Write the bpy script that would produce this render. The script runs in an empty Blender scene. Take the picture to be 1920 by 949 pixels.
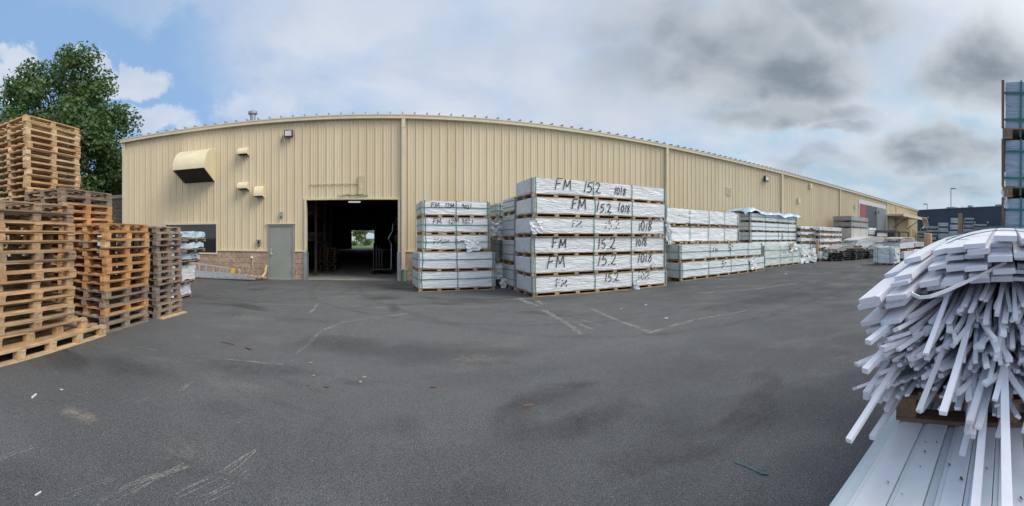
import bpy, math, random
from math import sin, cos, tan, atan2, pi, radians, sqrt, hypot
from mathutils import Vector, Matrix, noise as mnoise

random.seed(7)
SC = bpy.context.scene
COL = SC.collection
# ------------------------------------------------------------------ camera
F, X0, HY, HC, D = 747.0, 715.0, 446.0, 1.6, 14.9     # pixels per radian, wall normal, horizon row, eye height, wall distance
cam = bpy.data.cameras.new('camera')
cam.type = 'PANO'
cam.panorama_type = 'CENTRAL_CYLINDRICAL'
cam.central_cylindrical_range_u_min = -960 / F
cam.central_cylindrical_range_u_max = 960 / F
cam.central_cylindrical_range_v_min = (HY - 949) / F
cam.central_cylindrical_range_v_max = HY / F
cam.central_cylindrical_radius = 1.0
cam.clip_start = 0.05
cam.clip_end = 3000
co = bpy.data.objects.new('camera', cam)
COL.objects.link(co)
co.location = (0, 0, HC)
co.rotation_euler = (pi / 2, 0, -(960 - X0) / F)
SC.camera = co
# ------------------------------------------------------------------ light
SUN_AZ, SUN_EL = radians(122), radians(46)            # azimuth clockwise from the wall normal (+y)
SD = Vector((sin(SUN_AZ) * cos(SUN_EL), cos(SUN_AZ) * cos(SUN_EL), sin(SUN_EL)))
sl = bpy.data.lights.new('sun', 'SUN')
sl.energy = 2.2
sl.angle = radians(32)
sl.color = (1.0, 0.93, 0.82)
so = bpy.data.objects.new('sun', sl)
COL.objects.link(so)
so.rotation_euler = (-SD).to_track_quat('-Z', 'Y').to_euler()
so.location = (30, -10, 40)
SC.view_settings.view_transform = 'Standard'
SC.view_settings.look = 'None'
SC.view_settings.gamma = 1
SC.view_settings.use_curve_mapping = False
SC.view_settings.exposure = 0.30
SC.render.engine = 'CYCLES'
SC.cycles.use_denoising = True
SC.cycles.max_bounces = 6

def az(px): return (px - X0) / F
def at(px, py, r):
    a = az(px); return Vector((r * sin(a), r * cos(a), HC + (HY - py) / F * r))
def gp(px, py):
    r = HC * F / (py - HY); a = az(px); return Vector((r * sin(a), r * cos(a), 0))
def wl(px, py, d=D):                                   # point on a plane parallel to the long wall
    a = az(px); r = d / cos(a); return Vector((d * tan(a), d, HC + (HY - py) / F * r))
def pdir(px, py):
    a = az(px); return Vector((sin(a), cos(a), (HY - py) / F)).normalized()

# ------------------------------------------------------------------ node helper
class NT:
    def __init__(s, tree): s.t = tree
    def n(s, typ, **kw):
        nd = s.t.nodes.new(typ)
        for k, v in kw.items():
            if k.startswith('i_'):
                nd.inputs[int(k[2:]) if k[2:].isdigit() else k[2:].replace('_', ' ')].default_value = v
            else: setattr(nd, k, v)
        return nd
    def l(s, a, b): s.t.links.new(a, b)
    def put(s, sock, v):
        if isinstance(v, bpy.types.NodeSocket): s.l(v, sock)
        else: sock.default_value = v
    def math(s, op, a, b=0.0, c=0.0, clamp=False):
        nd = s.n('ShaderNodeMath', operation=op, use_clamp=clamp)
        s.put(nd.inputs[0], a); s.put(nd.inputs[1], b)
        if op in ('MULTIPLY_ADD', 'COMPARE'): s.put(nd.inputs[2], c)
        return nd.outputs[0]
    def vm(s, op, a, b=(0, 0, 0)):
        nd = s.n('ShaderNodeVectorMath', operation=op)
        s.put(nd.inputs[0], a)
        if op == 'SCALE': s.put(nd.inputs['Scale'], b)
        elif op not in ('LENGTH', 'NORMALIZE'): s.put(nd.inputs[1], b)
        return nd.outputs['Value'] if op in ('DOT_PRODUCT', 'LENGTH') else nd.outputs['Vector']
    def mix(s, fac, a, b, mode='MIX'):
        nd = s.n('ShaderNodeMix', data_type='RGBA', blend_type=mode)
        s.put(nd.inputs[0], fac)
        for k, v in ((6, a), (7, b)):
            if not isinstance(v, bpy.types.NodeSocket) and len(v) == 3: v = (*v, 1)
            s.put(nd.inputs[k], v)
        return nd.outputs[2]
    def noise(s, vec, scale, detail=4, rough=.55, dist=0.0, col=False):
        nd = s.n('ShaderNodeTexNoise')
        s.l(vec, nd.inputs['Vector'])
        nd.inputs['Scale'].default_value = scale; nd.inputs['Detail'].default_value = detail
        nd.inputs['Roughness'].default_value = rough; nd.inputs['Distortion'].default_value = dist
        return nd.outputs['Color' if col else 'Fac']
    def rng(s, v, a, b, c=0.0, d=1.0, smooth=True):
        nd = s.n('ShaderNodeMapRange', interpolation_type='SMOOTHSTEP' if smooth else 'LINEAR')
        s.put(nd.inputs[0], v)
        for i, q in enumerate((a, b, c, d)): s.put(nd.inputs[i + 1], q)
        return nd.outputs[0]
    def mapv(s, vec, scale=(1, 1, 1), rot=(0, 0, 0), loc=(0, 0, 0)):
        nd = s.n('ShaderNodeMapping')
        s.l(vec, nd.inputs[0])
        nd.inputs['Scale'].default_value = scale; nd.inputs['Rotation'].default_value = rot; nd.inputs['Location'].default_value = loc
        return nd.outputs[0]

# ------------------------------------------------------------------ world: sky with broken cloud
w = bpy.data.worlds.new('World'); SC.world = w; w.use_nodes = True
w.node_tree.nodes.clear()
N = NT(w.node_tree)
out = N.n('ShaderNodeOutputWorld'); bg = N.n('ShaderNodeBackground'); N.l(bg.outputs[0], out.inputs[0])
SKY = 0.1
bg.inputs[1].default_value = SKY
sky = N.n('ShaderNodeTexSky', sky_type='NISHITA', sun_disc=False)
sky.sun_elevation = SUN_EL; sky.sun_rotation = SUN_AZ; sky.altitude = 50; sky.air_density = 1.0; sky.dust_density = 1.5; sky.ozone_density = 1.5
dirv = N.n('ShaderNodeTexCoord').outputs['Generated']
sep = N.n('ShaderNodeSeparateXYZ'); N.l(dirv, sep.inputs[0])
zc = N.math('ADD', N.math('MAXIMUM', sep.outputs[2], 0.0), 0.22)
cmb = N.n('ShaderNodeCombineXYZ')
N.l(N.math('DIVIDE', sep.outputs[0], zc), cmb.inputs[0]); N.l(N.math('DIVIDE', sep.outputs[1], zc), cmb.inputs[1])
Q = cmb.outputs[0]
nA = N.noise(Q, 1.5, 7, .55, .3)
nB = N.noise(Q, 3.0, 5, .52, .2)
nW = N.vm('SUBTRACT', N.noise(dirv, 4.2, 5, .52, 0, True), (.5, .5, .5))
nW2 = N.vm('SUBTRACT', N.noise(dirv, 1.9, 3, .5, 0, True), (.5, .5, .5))
wdir = N.vm('ADD', dirv, N.vm('ADD', N.vm('SCALE', nW, .20), N.vm('SCALE', nW2, .13)))
wfine = N.vm('ADD', wdir, N.vm('SCALE', N.vm('SUBTRACT', N.noise(dirv, 11.0, 7, .68, .3, True), (.5, .5, .5)), .16))
def blob(px, py, rx, ry, soft=.9, tilt=0.0, rim=False, wv=None):
    """smooth mask of a cloud centred on one direction; radii in radians"""
    c = pdir(px, py); a = az(px)
    eh = Vector((cos(a), -sin(a), 0)); ev = c.cross(eh).normalized()
    if ev.z < 0: ev = -ev
    eh, ev = eh * cos(tilt) + ev * sin(tilt), ev * cos(tilt) - eh * sin(tilt)
    dl = N.vm('SUBTRACT', wv or wdir, tuple(c))
    h = N.vm('DOT_PRODUCT', dl, tuple(eh / rx)); v = N.vm('DOT_PRODUCT', dl, tuple(ev / ry))
    q = N.math('SQRT', N.math('ADD', N.math('MULTIPLY', h, h), N.math('MULTIPLY', v, v)))
    front = N.math('GREATER_THAN', N.vm('DOT_PRODUCT', dirv, tuple(c)), 0.0)
    m_ = N.math('MULTIPLY', N.rng(q, 1.0 + soft / 2, 1.0 - soft / 2), front)
    return (m_, N.math('MULTIPLY', N.rng(q, 1.6, .95), front)) if rim else m_
def union(masks, w=None):
    r = None
    for i, m in enumerate(masks):
        if w: m = N.math('MULTIPLY', m, w[i])
        r = m if r is None else N.math('MAXIMUM', r, m)
    return r
k = 1.0 / SKY
def lin(c): return tuple(((v / 255 + .055) / 1.055) ** 2.4 if v > 10 else v / 255 / 12.92 for v in c)
def skyc(c, g=1.0): return tuple(v * k * g for v in lin(c))
G = .80
blue = N.mix(1.0, sky.outputs[0], (1.5, 1.42, 1.36, 1), 'MULTIPLY')
blue = N.mix(.85, blue, skyc((146, 185, 230), G))
rightness = N.rng(sep.outputs[0], -.50, .10)
far_r = N.rng(sep.outputs[0], .45, .9)
pale = N.mix(N.rng(nB, .32, .66), skyc((180, 206, 236), G), skyc((216, 225, 240), G))
pale_r = N.mix(N.rng(nB, .32, .66), skyc((184, 214, 234), G), skyc((216, 229, 238), G))
pale = N.mix(far_r, pale, pale_r)
base = N.mix(N.math('MULTIPLY', rightness, .92), blue, pale)
# behind the camera: unseen plain bright cloud, added to light the wall
back = N.rng(sep.outputs[1], .05, -.35)
base = N.mix(N.math('MULTIPLY', back, .8), base, skyc((226, 230, 236), 1.15))
wb = [(240, 150, .085, .05, .4, .95), (185, 125, .05, .03, .4, .95), (10, 140, .07, .055, .4, .95), (300, 240, .10, .035, .7, .85), (500, 190, .10, .06, .9, .7), (640, 60, .26, .13, 1.3, .8), (560, 175, .12, .08, 1.0, .8),
      (900, 150, .38, .14, 1.3, .85), (1230, 40, .34, .12, 1.2, .9), (380, -30, .22, .05, 1.4, .5), (1640, 80, .16, .12, 1.2, .8), (1870, 30, .22, .1, 1.0, .95), (1480, 285, .13, .05, .7, .95), (1600, 215, .14, .05, .8, .9), (1180, 260, .2, .05, 1.0, .8)]
white = union([blob(*q[:5], wv=wfine) for q in wb], [q[5] for q in wb])
whitec = N.mix(N.rng(nA, .35, .65), skyc((198, 210, 230), G), skyc((226, 231, 241), G))
s1 = N.mix(N.math('MULTIPLY', white, N.rng(nB, .1, .62, .6, 1.0)), base, whitec)
lightgrey = union([blob(760, 40, .3, .05, 1.2), blob(1060, 70, .36, .07, 1.3), blob(1230, 180, .26, .09, 1.3), blob(1500, 60, .22, .10, 1.2), blob(1660, 335, .34, .06, 1.2), blob(1790, 270, .18, .06, 1.2)], [.12, .25, .45, .35, .5, .45])
s2 = N.mix(N.math('MULTIPLY', lightgrey, N.rng(nA, .3, .6, .3, .9)), s1, skyc((176, 187, 200), G))
db_ = [(1370, 95, .21, .085, 1.5, -.2, .95), (1475, 130, .15, .08, 1.2, 0, 1), (1330, 140, .2, .06, 1.5, 0, .7), (1570, 18, .13, .05, 1.3, 0, .9), (1825, 125, .14, .075, 1.0, .1, 1), (1850, 160, .09, .035, 1.0, 0, .8),
       (1745, 280, .16, .045, 1.0, 0, .9), (1470, 205, .17, .03, 1.1, 0, .85), (1570, 235, .07, .018, 1.0, 0, .7), (1400, 215, .11, .02, 1.2, 0, .55), (1510, 300, .10, .022, 1.1, 0, .4), (1800, 345, .12, .022, 1.2, 0, .4)]
pairs_ = [blob(*q[:6], rim=True) for q in db_]
rims = union([p[1] for p in pairs_[:8]], [.85] * 8)
dark = union([p[0] for p in pairs_], [q[6] for q in db_])
s2 = N.mix(N.math('MULTIPLY', rims, N.rng(nB, .3, .6, .5, 1.0)), s2, skyc((214, 221, 228), G))
darkc = N.mix(N.rng(nB, .34, .62), skyc((126, 138, 150), G), skyc((172, 182, 192), G))
s3 = N.mix(N.math('MULTIPLY', dark, N.rng(nA, .28, .6, 1.0, .86)), s2, darkc)
# thin cloud glows round the hidden sun
gl = N.vm('DOT_PRODUCT', dirv, tuple(SD))
glow = N.math('MULTIPLY', N.rng(gl, .80, 1.0), .85)
s4 = N.mix(glow, s3, skyc((246, 250, 252), .95))
# pale air near the horizon
s5 = N.mix(N.math('MULTIPLY', N.rng(sep.outputs[2], .16, .0), .35), s4, skyc((196, 208, 220), G))
N.l(s5, bg.inputs[0])

# ------------------------------------------------------------------ materials
MATS = {}
def newmat(name):
    m = bpy.data.materials.new(name); m.use_nodes = True
    m.node_tree.nodes.clear()
    T = NT(m.node_tree)
    o = T.n('ShaderNodeOutputMaterial'); b = T.n('ShaderNodeBsdfPrincipled'); T.l(b.outputs[0], o.inputs[0])
    MATS[name] = m
    return m, T, b
def tc(T, kind='Object'): return T.n('ShaderNodeTexCoord').outputs[kind]
def bump(T, b, h, strength=.3, dist=.01):
    nd = T.n('ShaderNodeBump'); nd.inputs['Strength'].default_value = strength; nd.inputs['Distance'].default_value = dist
    T.l(h, nd.inputs['Height']); T.l(nd.outputs[0], b.inputs['Normal'])
def plain(name, col, rough=.6, metal=0.0, var=.12, scale=6.0, bmp=0.0, tint=False, spec=.5):
    m, T, b = newmat(name)
    v = tc(T)
    oi = T.n('ShaderNodeObjectInfo')
    v2 = T.vm('ADD', v, T.vm('SCALE', T.n('ShaderNodeCombineXYZ').outputs[0], 1.0))
    n = T.noise(v2, scale, 5, .6)
    c = T.mix(T.rng(n, .25, .75), tuple(x * (1 - var) for x in col), tuple(min(1, x * (1 + var)) for x in col))
    if tint: c = T.mix(1.0, c, oi.outputs['Color'], 'MULTIPLY')
    T.l(c, b.inputs['Base Color'])
    b.inputs['Roughness'].default_value = rough; b.inputs['Metallic'].default_value = metal
    b.inputs['Specular IOR Level'].default_value = spec
    if bmp: bump(T, b, T.noise(v, scale * 6, 4), bmp, .01)
    return m
def wood(name, axis, base=None):
    """board grain running along one object axis; tinted by the object colour"""
    m, T, b = newmat(name)
    v = tc(T); oi = T.n('ShaderNodeObjectInfo')
    off = T.n('ShaderNodeCombineXYZ')
    for i in range(3): T.l(T.math('MULTIPLY', oi.outputs['Random'], 37.0 + 11 * i), off.inputs[i])
    v = T.vm('ADD', v, off.outputs[0])
    st = [26, 26, 26]; st[axis] = 1.6
    g = T.noise(T.mapv(v, tuple(st)), 1.0, 5, .65, .6)
    st2 = [7, 7, 7]; st2[axis] = .9
    g2 = T.noise(T.mapv(v, tuple(st2)), 1.0, 3, .5)
    blotch = T.noise(v, 4.0, 4, .6)
    f = T.math('MULTIPLY', T.rng(g, .25, .75, .68, 1.15), T.rng(g2, .25, .75, .75, 1.12))
    f = T.math('MULTIPLY', f, T.rng(blotch, .3, .75, .88, 1.26))
    isl = T.n('ShaderNodeNewGeometry').outputs['Random Per Island']
    f = T.math('MULTIPLY', f, T.rng(isl, 0, 1, .72, 1.15, False))
    c = T.mix(1.0, oi.outputs['Color'] if base is None else (*base, 1), T.n('ShaderNodeCombineColor').outputs[0], 'MULTIPLY')
    cc = T.n('ShaderNodeCombineColor')
    for i in range(3): T.l(f, cc.inputs[i])
    c = T.mix(1.0, oi.outputs['Color'] if base is None else (*base, 1), cc.outputs[0], 'MULTIPLY')
    grey = T.mix(T.rng(isl, .6, 1.0, 0, .28), c, T.mix(1.0, (.24, .21, .18, 1), cc.outputs[0], 'MULTIPLY'))
    T.l(grey, b.inputs['Base Color'])
    b.inputs['Roughness'].default_value = .82; b.inputs['Specular IOR Level'].default_value = .25
    bump(T, b, g, .35, .006)
    return m
WOODX, WOODY, WOODZ = wood('wood_x', 0), wood('wood_y', 1), wood('wood_z', 2)

def asphalt():
    m, T, b = newmat('asphalt')
    v = tc(T)
    big = T.noise(v, .16, 5, .55, .5); mid = T.noise(v, .9, 6, .62, .4); fine = T.noise(v, 16, 4, .7)
    grit = T.noise(v, 150, 2, .7)
    vor = T.n('ShaderNodeTexVoronoi'); T.l(v, vor.inputs['Vector']); vor.inputs['Scale'].default_value = 95
    c = T.mix(T.rng(big, .3, .68), (.054, .057, .063), (.094, .097, .103))
    c = T.mix(T.rng(mid, .45, .70, 0, .6), c, (.125, .126, .126))
    # traffic polish drawn out along the building
    tr = T.noise(T.mapv(v, (.16, .75, 1), (0, 0, .25)), 1.0, 5, .55, .6)
    c = T.mix(T.rng(tr, .48, .68, 0, .5), c, (.045, .047, .052))
    # paler ground where lorries turn before the doorway: dust plus brighter exposure painted in
    sxy = T.n('ShaderNodeSeparateXYZ'); T.l(T.vm('ADD', v, T.vm('SCALE', T.vm('SUBTRACT', T.noise(v, .35, 4, .6, 0, True), (.5, .5, .5)), 9.0)), sxy.inputs[0])
    ex = T.math('MULTIPLY', T.math('SUBTRACT', sxy.outputs[0], .0), .115); ey = T.math('MULTIPLY', T.math('SUBTRACT', sxy.outputs[1], 8.0), .13)
    rad = T.math('SQRT', T.math('ADD', T.math('MULTIPLY', ex, ex), T.math('MULTIPLY', ey, ey)))
    c = T.mix(T.rng(rad, 1.4, .2, 0, .62), c, (.175, .178, .181))
    # oil stains
    st = T.noise(T.mapv(v, (.6, .9, 1), loc=(3.1, 7.7, 0)), .75, 4, .5, .8)
    c = T.mix(T.rng(st, .56, .70, 0, .75), c, (.036, .036, .038))
    # dusty patches
    du = T.noise(T.mapv(v, (.55, 1.1, 1), loc=(8, 2, 0)), .8, 6, .62, .4)
    c = T.mix(T.rng(du, .55, .76, 0, .5), c, (.215, .21, .19))
    def stain(px, py, rx, ry, col, amt, c, soft=.5):
        p = gp(px, py); d = T.vm('SUBTRACT', T.vm('ADD', v, T.vm('SCALE', T.vm('SUBTRACT', wn, (.5, .5, .5)), min(rx, ry) * 2.6)), tuple(p))
        q = T.vm('LENGTH', T.vm('MULTIPLY', d, (1 / rx, 1 / ry, 0)))
        return T.mix(T.math('MULTIPLY', T.rng(q, 1 + soft, 1 - soft), amt if col[0] < .1 else T.math('MULTIPLY', T.rng(dusty, .38, .64), amt * 1.3)), c, col)
    wn = T.noise(v, 1.6, 5, .65, 0, True); dusty = T.noise(v, 9, 6, .78)
    for px, py, rx, ry, amt in ((715, 559, .5, .32, .8), (690, 553, .9, .12, .5), (740, 578, .12, .5, .5), (640, 640, .55, .35, .5), (720, 655, 1.3, .30, .45), (850, 668, 1.1, .3, .4), (960, 700, .8, .25, 0.22), (460, 690, .6, .3, .5), (1040, 560, 1.2, .25, .4), (420, 765, .22, .14, 0.22), (720, 800, .2, .15, 0.25), (770, 798, .14, .16, 0.25), (20, 900, .3, .2, 0.33), (860, 935, .35, .14, 0.28), (350, 870, .25, .12, 0.22), (1450, 560, 2.2, .5, .4), (990, 740, .4, .3, 0.19), (250, 690, .5, .22, .4), (1250, 700, 1.2, .4, 0.17), (560, 600, 1.4, .2, .3), (400, 560, 1.5, .25, .35)):
        c = stain(px, py, rx, ry, (.036, .038, .041), amt, c, .6)
    for px, py, rx, ry, col, amt in ((150, 777, .16, .09, (.30, .26, .20), .75), (890, 672, .32, .2, (.28, .25, .19), .5), (350, 850, .2, .14, (.22, .21, .18), .4), (470, 596, .5, .2, (.27, .26, .22), .55), (430, 612, .3, .15, (.25, .24, .21), .4), (640, 560, 1.0, 1.3, (.20, .20, .20), .35), (660, 600, .8, .8, (.19, .19, .19), .3), (540, 690, .9, .5, (.17, .175, .18), .35), (850, 620, 2.0, .8, (.17, .17, .165), .35), (1080, 585, 1.3, .8, (.19, .18, .165), .3), (1300, 600, 1.8, .7, (.17, .165, .155), .3), (1180, 640, 1.2, .5, (.16, .158, .15), .25), (560, 800, .9, .35, (.14, .145, .152), .35), (1400, 540, 2.5, .6, (.17, .165, .155), .3)):
        c = stain(px, py, rx, ry, col, amt, c, .8)
    c = T.mix(T.rng(fine, .3, .75, 0, .3), c, (.13, .13, .128))
    sp = T.math('MULTIPLY', T.rng(grit, .35, .7, .55, 1.45), T.rng(vor.outputs['Distance'], 0, .8, 1.35, .7))
    cc = T.n('ShaderNodeCombineColor')
    for i in range(3): T.l(sp, cc.inputs[i])
    c = T.mix(1.0, c, cc.outputs[0], 'MULTIPLY')
    lt = T.noise(v, 70, 1, .5)
    c = T.mix(T.rng(lt, .70, .76, 0, .8), c, (.36, .35, .33))
    T.l(c, b.inputs['Base Color'])
    T.l(T.rng(mid, .3, .7, .93, .72), b.inputs['Roughness'])
    b.inputs['Specular IOR Level'].default_value = .35
    bump(T, b, T.math('ADD', T.math('MULTIPLY', grit, .7), T.math('MULTIPLY', vor.outputs['Distance'], .5)), .7, .006)
    return m
ASPHALT = asphalt()

def cladding():
    m, T, b = newmat('cream_cladding')
    v = tc(T)
    n = T.noise(T.mapv(v, (1.4, 1, .12)), 1.0, 5, .6)
    n2 = T.noise(T.mapv(v, (9, 1, .25)), 1.0, 4, .6)
    c = T.mix(T.rng(n, .3, .7), (.60, .505, .34), (.655, .57, .40))
    c = T.mix(T.rng(n2, .6, .85, 0, .35), c, (.46, .405, .29))
    d = T.noise(v, .7, 4, .5)
    c = T.mix(T.rng(d, .55, .8, 0, .2), c, (.68, .615, .46))
    T.l(c, b.inputs['Base Color'])
    b.inputs['Roughness'].default_value = .48
    return m
CLAD = cladding()
TRIM = plain('cream_trim', (.60, .535, .39), .5, 0, .06, 3)
def blockwall(name, c1, c2, mort):
    m, T, b = newmat(name)
    v = tc(T)
    sx = T.n('ShaderNodeSeparateXYZ'); T.l(v, sx.inputs[0])
    cx = T.n('ShaderNodeCombineXYZ'); T.l(T.math('ADD', sx.outputs[0], sx.outputs[1]), cx.inputs[0]); T.l(sx.outputs[2], cx.inputs[1])
    br = T.n('ShaderNodeTexBrick'); T.l(cx.outputs[0], br.inputs['Vector'])
    br.inputs['Scale'].default_value = 1; br.inputs['Brick Width'].default_value = .40; br.inputs['Row Height'].default_value = .203
    br.inputs['Mortar Size'].default_value = .007; br.inputs['Color1'].default_value = (*c1, 1); br.inputs['Color2'].default_value = (*c2, 1); br.inputs['Mortar'].default_value = (*mort, 1)
    br.inputs['Bias'].default_value = .1
    n = T.noise(v, 11, 6, .7, .3); n2 = T.noise(v, 1.7, 4, .5)
    cc = T.n('ShaderNodeCombineColor'); f = T.math('MULTIPLY', T.rng(n, .25, .75, .62, 1.25), T.rng(n2, .3, .7, .85, 1.1))
    for i in range(3): T.l(f, cc.inputs[i])
    T.l(T.mix(1.0, br.outputs['Color'], cc.outputs[0], 'MULTIPLY'), b.inputs['Base Color'])
    b.inputs['Roughness'].default_value = .92
    h = T.math('ADD', T.math('MULTIPLY', n, 1.0), T.math('MULTIPLY', br.outputs['Fac'], -.6))
    bump(T, b, h, .9, .03)
    return m
BLOCK = blockwall('split_block', (.46, .335, .25), (.39, .28, .205), (.30, .235, .185))
BLOCK2 = blockwall('old_block', (.15, .125, .10), (.12, .10, .085), (.09, .08, .07))

def film(name, col, grey=.0, wr=.42, tint=True):
    m, T, b = newmat(name)
    v0 = tc(T); oi = T.n('ShaderNodeObjectInfo')
    off = T.n('ShaderNodeCombineXYZ')
    for i in range(3): T.l(T.math('MULTIPLY', oi.outputs['Random'], 23.0 + 9 * i), off.inputs[i])
    v = T.vm('ADD', v0, off.outputs[0])
    a = T.noise(T.mapv(v, (.8, 2, 5.5), (0, .35, 0)), 1.1, 2, .45, 1.0)
    c_ = T.noise(T.mapv(v, (1.1, 2, 4.6), (0, -.6, 0)), 1.2, 2, .45, 1.2)
    line = T.n('ShaderNodeTexWave'); line.bands_direction = 'Z'; T.l(v0, line.inputs['Vector'])
    line.inputs['Scale'].default_value = 6.5; line.inputs['Distortion'].default_value = 1.2; line.inputs['Detail'].default_value = 2
    rid = T.math('ABSOLUTE', T.math('SUBTRACT', a, .5)); rid2 = T.math('ABSOLUTE', T.math('SUBTRACT', c_, .5))
    h = T.math('ADD', T.math('MULTIPLY', T.rng(rid, 0, .11, 1, 0), .6), T.math('MULTIPLY', T.rng(rid2, 0, .09, 1, 0), .6))
    h = T.math('ADD', h, T.math('MULTIPLY', line.outputs['Fac'], .10))
    blot = T.noise(v, 2.2, 5, .6)
    c = T.mix(T.rng(blot, .3, .7), tuple(x * .92 for x in col), col)
    c = T.mix(T.rng(h, .2, 1.2, 0, .3), c, tuple(min(.86, x * 1.2) for x in col))
    c = T.mix(T.math('MULTIPLY', T.rng(line.outputs['Fac'], .0, .2, .2, 0), 1.0), c, tuple(x * .72 for x in col))
    if tint: c = T.mix(1.0, c, oi.outputs['Color'], 'MULTIPLY')
    T.l(c, b.inputs['Base Color'])
    b.inputs['Roughness'].default_value = .36
    bump(T, b, h, wr, .022)
    return m
FILM = film('white_film', (.72, .755, .80))
CRUMPLE = plain('loose_film', (.74, .77, .80), .35, 0, .1, 9, .5)
TARPM = plain('blue_film', (.36, .50, .66), .35, 0, .25, 3, .4)
ENDP = plain('bundle_end', (.60, .63, .66), .55, 0, .14, 5, .15, True)
GUARD = plain('corner_guard', (.26, .28, .29), .6, 0, .25, 12)
STRAP = plain('green_strap', (.018, .17, .15), .4, 0, .1, 3)
INK = plain('marker_ink', (.012, .012, .014), .6, 0, 0, 3)
PVC = plain('white_pvc', (.77, .775, .83), .42, 0, .05, 8, .06, True)
PVCTOP = plain('white_panel', (.71, .73, .76), .4, 0, .08, 2.5, .03, True)
STEEL = plain('galvanised', (.34, .36, .38), .45, .6, .15, 8)
ALU = plain('aluminium', (.55, .57, .58), .4, .6, .1, 8)
GREYPAINT = plain('grey_green_door_paint', (.25, .268, .245), .45, 0, .06, 3)
DARKMETAL = plain('dark_metal', (.03, .032, .035), .5, .2, .2, 5)
BLACK = plain('black_void', (.012, .012, .013), .7, 0, 0, 3)
LENS = plain('lamp_lens', (.55, .57, .58), .25, 0, .05, 5)
CONC = plain('concrete', (.24, .235, .22), .8, 0, .25, 1.3, .1)
INNER = plain('shaded_lining', (.05, .048, .042), .9, 0, .2, 2)  # lining colour darkened to carry the shade indoors
ROOFM = plain('roof_metal', (.30, .31, .32), .45, .3, .1, 1)
NAVY = plain('dark_cladding', (.046, .062, .085), .6, 0, .12, .3)
YELLOW = plain('yellow_plastic', (.7, .48, .06), .5)
HOSE = plain('tan_hose', (.52, .42, .22), .6, 0, .15, 8)
GREENPIPE = plain('green_pipe', (.16, .36, .28), .5)
SCRAP = plain('dull_scrap', (.42, .43, .43), .7, 0, .15, 20)
CARD = plain('cardboard', (.38, .27, .16), .8, 0, .15, 6)
LEAFBR = plain('dry_leaf_brown', (.15, .085, .05), .8, 0, .3, 30)
BARK = plain('bark', (.10, .08, .06), .9, 0, .3, 5, .6)
GLASS, T_, b_ = newmat('dark_glass')
b_.inputs['Base Color'].default_value = (.012, .016, .016, 1); b_.inputs['Roughness'].default_value = .03; b_.inputs['Specular IOR Level'].default_value = .8
def scuff(name, col, lo, hi, amt, sc):
    m, T, b = newmat(name)
    v = tc(T); n = T.noise(v, sc, 5, .8); n2 = T.noise(v, 2.2, 4, .7)
    tr = T.n('ShaderNodeBsdfTransparent'); mx = T.n('ShaderNodeMixShader')
    b.inputs['Base Color'].default_value = (*col, 1); b.inputs['Roughness'].default_value = .9
    T.l(T.math('MULTIPLY', T.rng(n, lo, hi), T.rng(n2, .34, .6, .08, amt)), mx.inputs[0])
    T.l(tr.outputs[0], mx.inputs[1]); T.l(b.outputs[0], mx.inputs[2])
    T.l(mx.outputs[0], [q for q in m.node_tree.nodes if q.type == 'OUTPUT_MATERIAL'][0].inputs[0])
    return m
SCUFF = scuff('pale_scuff', (.40, .39, .36), .38, .64, .85, 38)
TYRE = scuff('tyre_mark', (.042, .043, .046), .35, .75, .28, 9)
DUSTY = scuff('dust_track', (.19, .187, .178), .42, .75, .45, 11)
def leafmat(name, c1, c2, c3):
    m, T, b = newmat(name)
    isl = T.n('ShaderNodeNewGeometry').outputs['Random Per Island']
    n = T.noise(tc(T), .9, 3, .6)
    c = T.mix(isl, c1, c2); c = T.mix(T.rng(n, .5, .72, 0, .7), c, c3)
    T.l(c, b.inputs['Base Color']); b.inputs['Roughness'].default_value = .5
    b.inputs['Transmission Weight'].default_value = 0
    o = [q for q in m.node_tree.nodes if q.type == 'OUTPUT_MATERIAL'][0]
    tl = T.n('ShaderNodeBsdfTranslucent'); T.l(T.mix(1.0, c, (1.3, 1.5, .6, 1), 'MULTIPLY'), tl.inputs[0])
    ms = T.n('ShaderNodeMixShader'); ms.inputs[0].default_value = .25
    T.l(b.outputs[0], ms.inputs[1]); T.l(tl.outputs[0], ms.inputs[2]); T.l(ms.outputs[0], o.inputs[0])
    return m
LEAF = leafmat('maple_leaves', (.050, .105, .036), (.10, .17, .055), (.14, .16, .05))
LEAF2 = leafmat('light_leaves', (.07, .14, .035), (.11, .19, .05), (.12, .17, .05))
LEAF3 = leafmat('park_leaves', (.10, .14, .03), (.17, .21, .05), (.2, .2, .06))
GRASS = plain('lawn', (.11, .17, .05), .9, 0, .3, 3)

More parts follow.
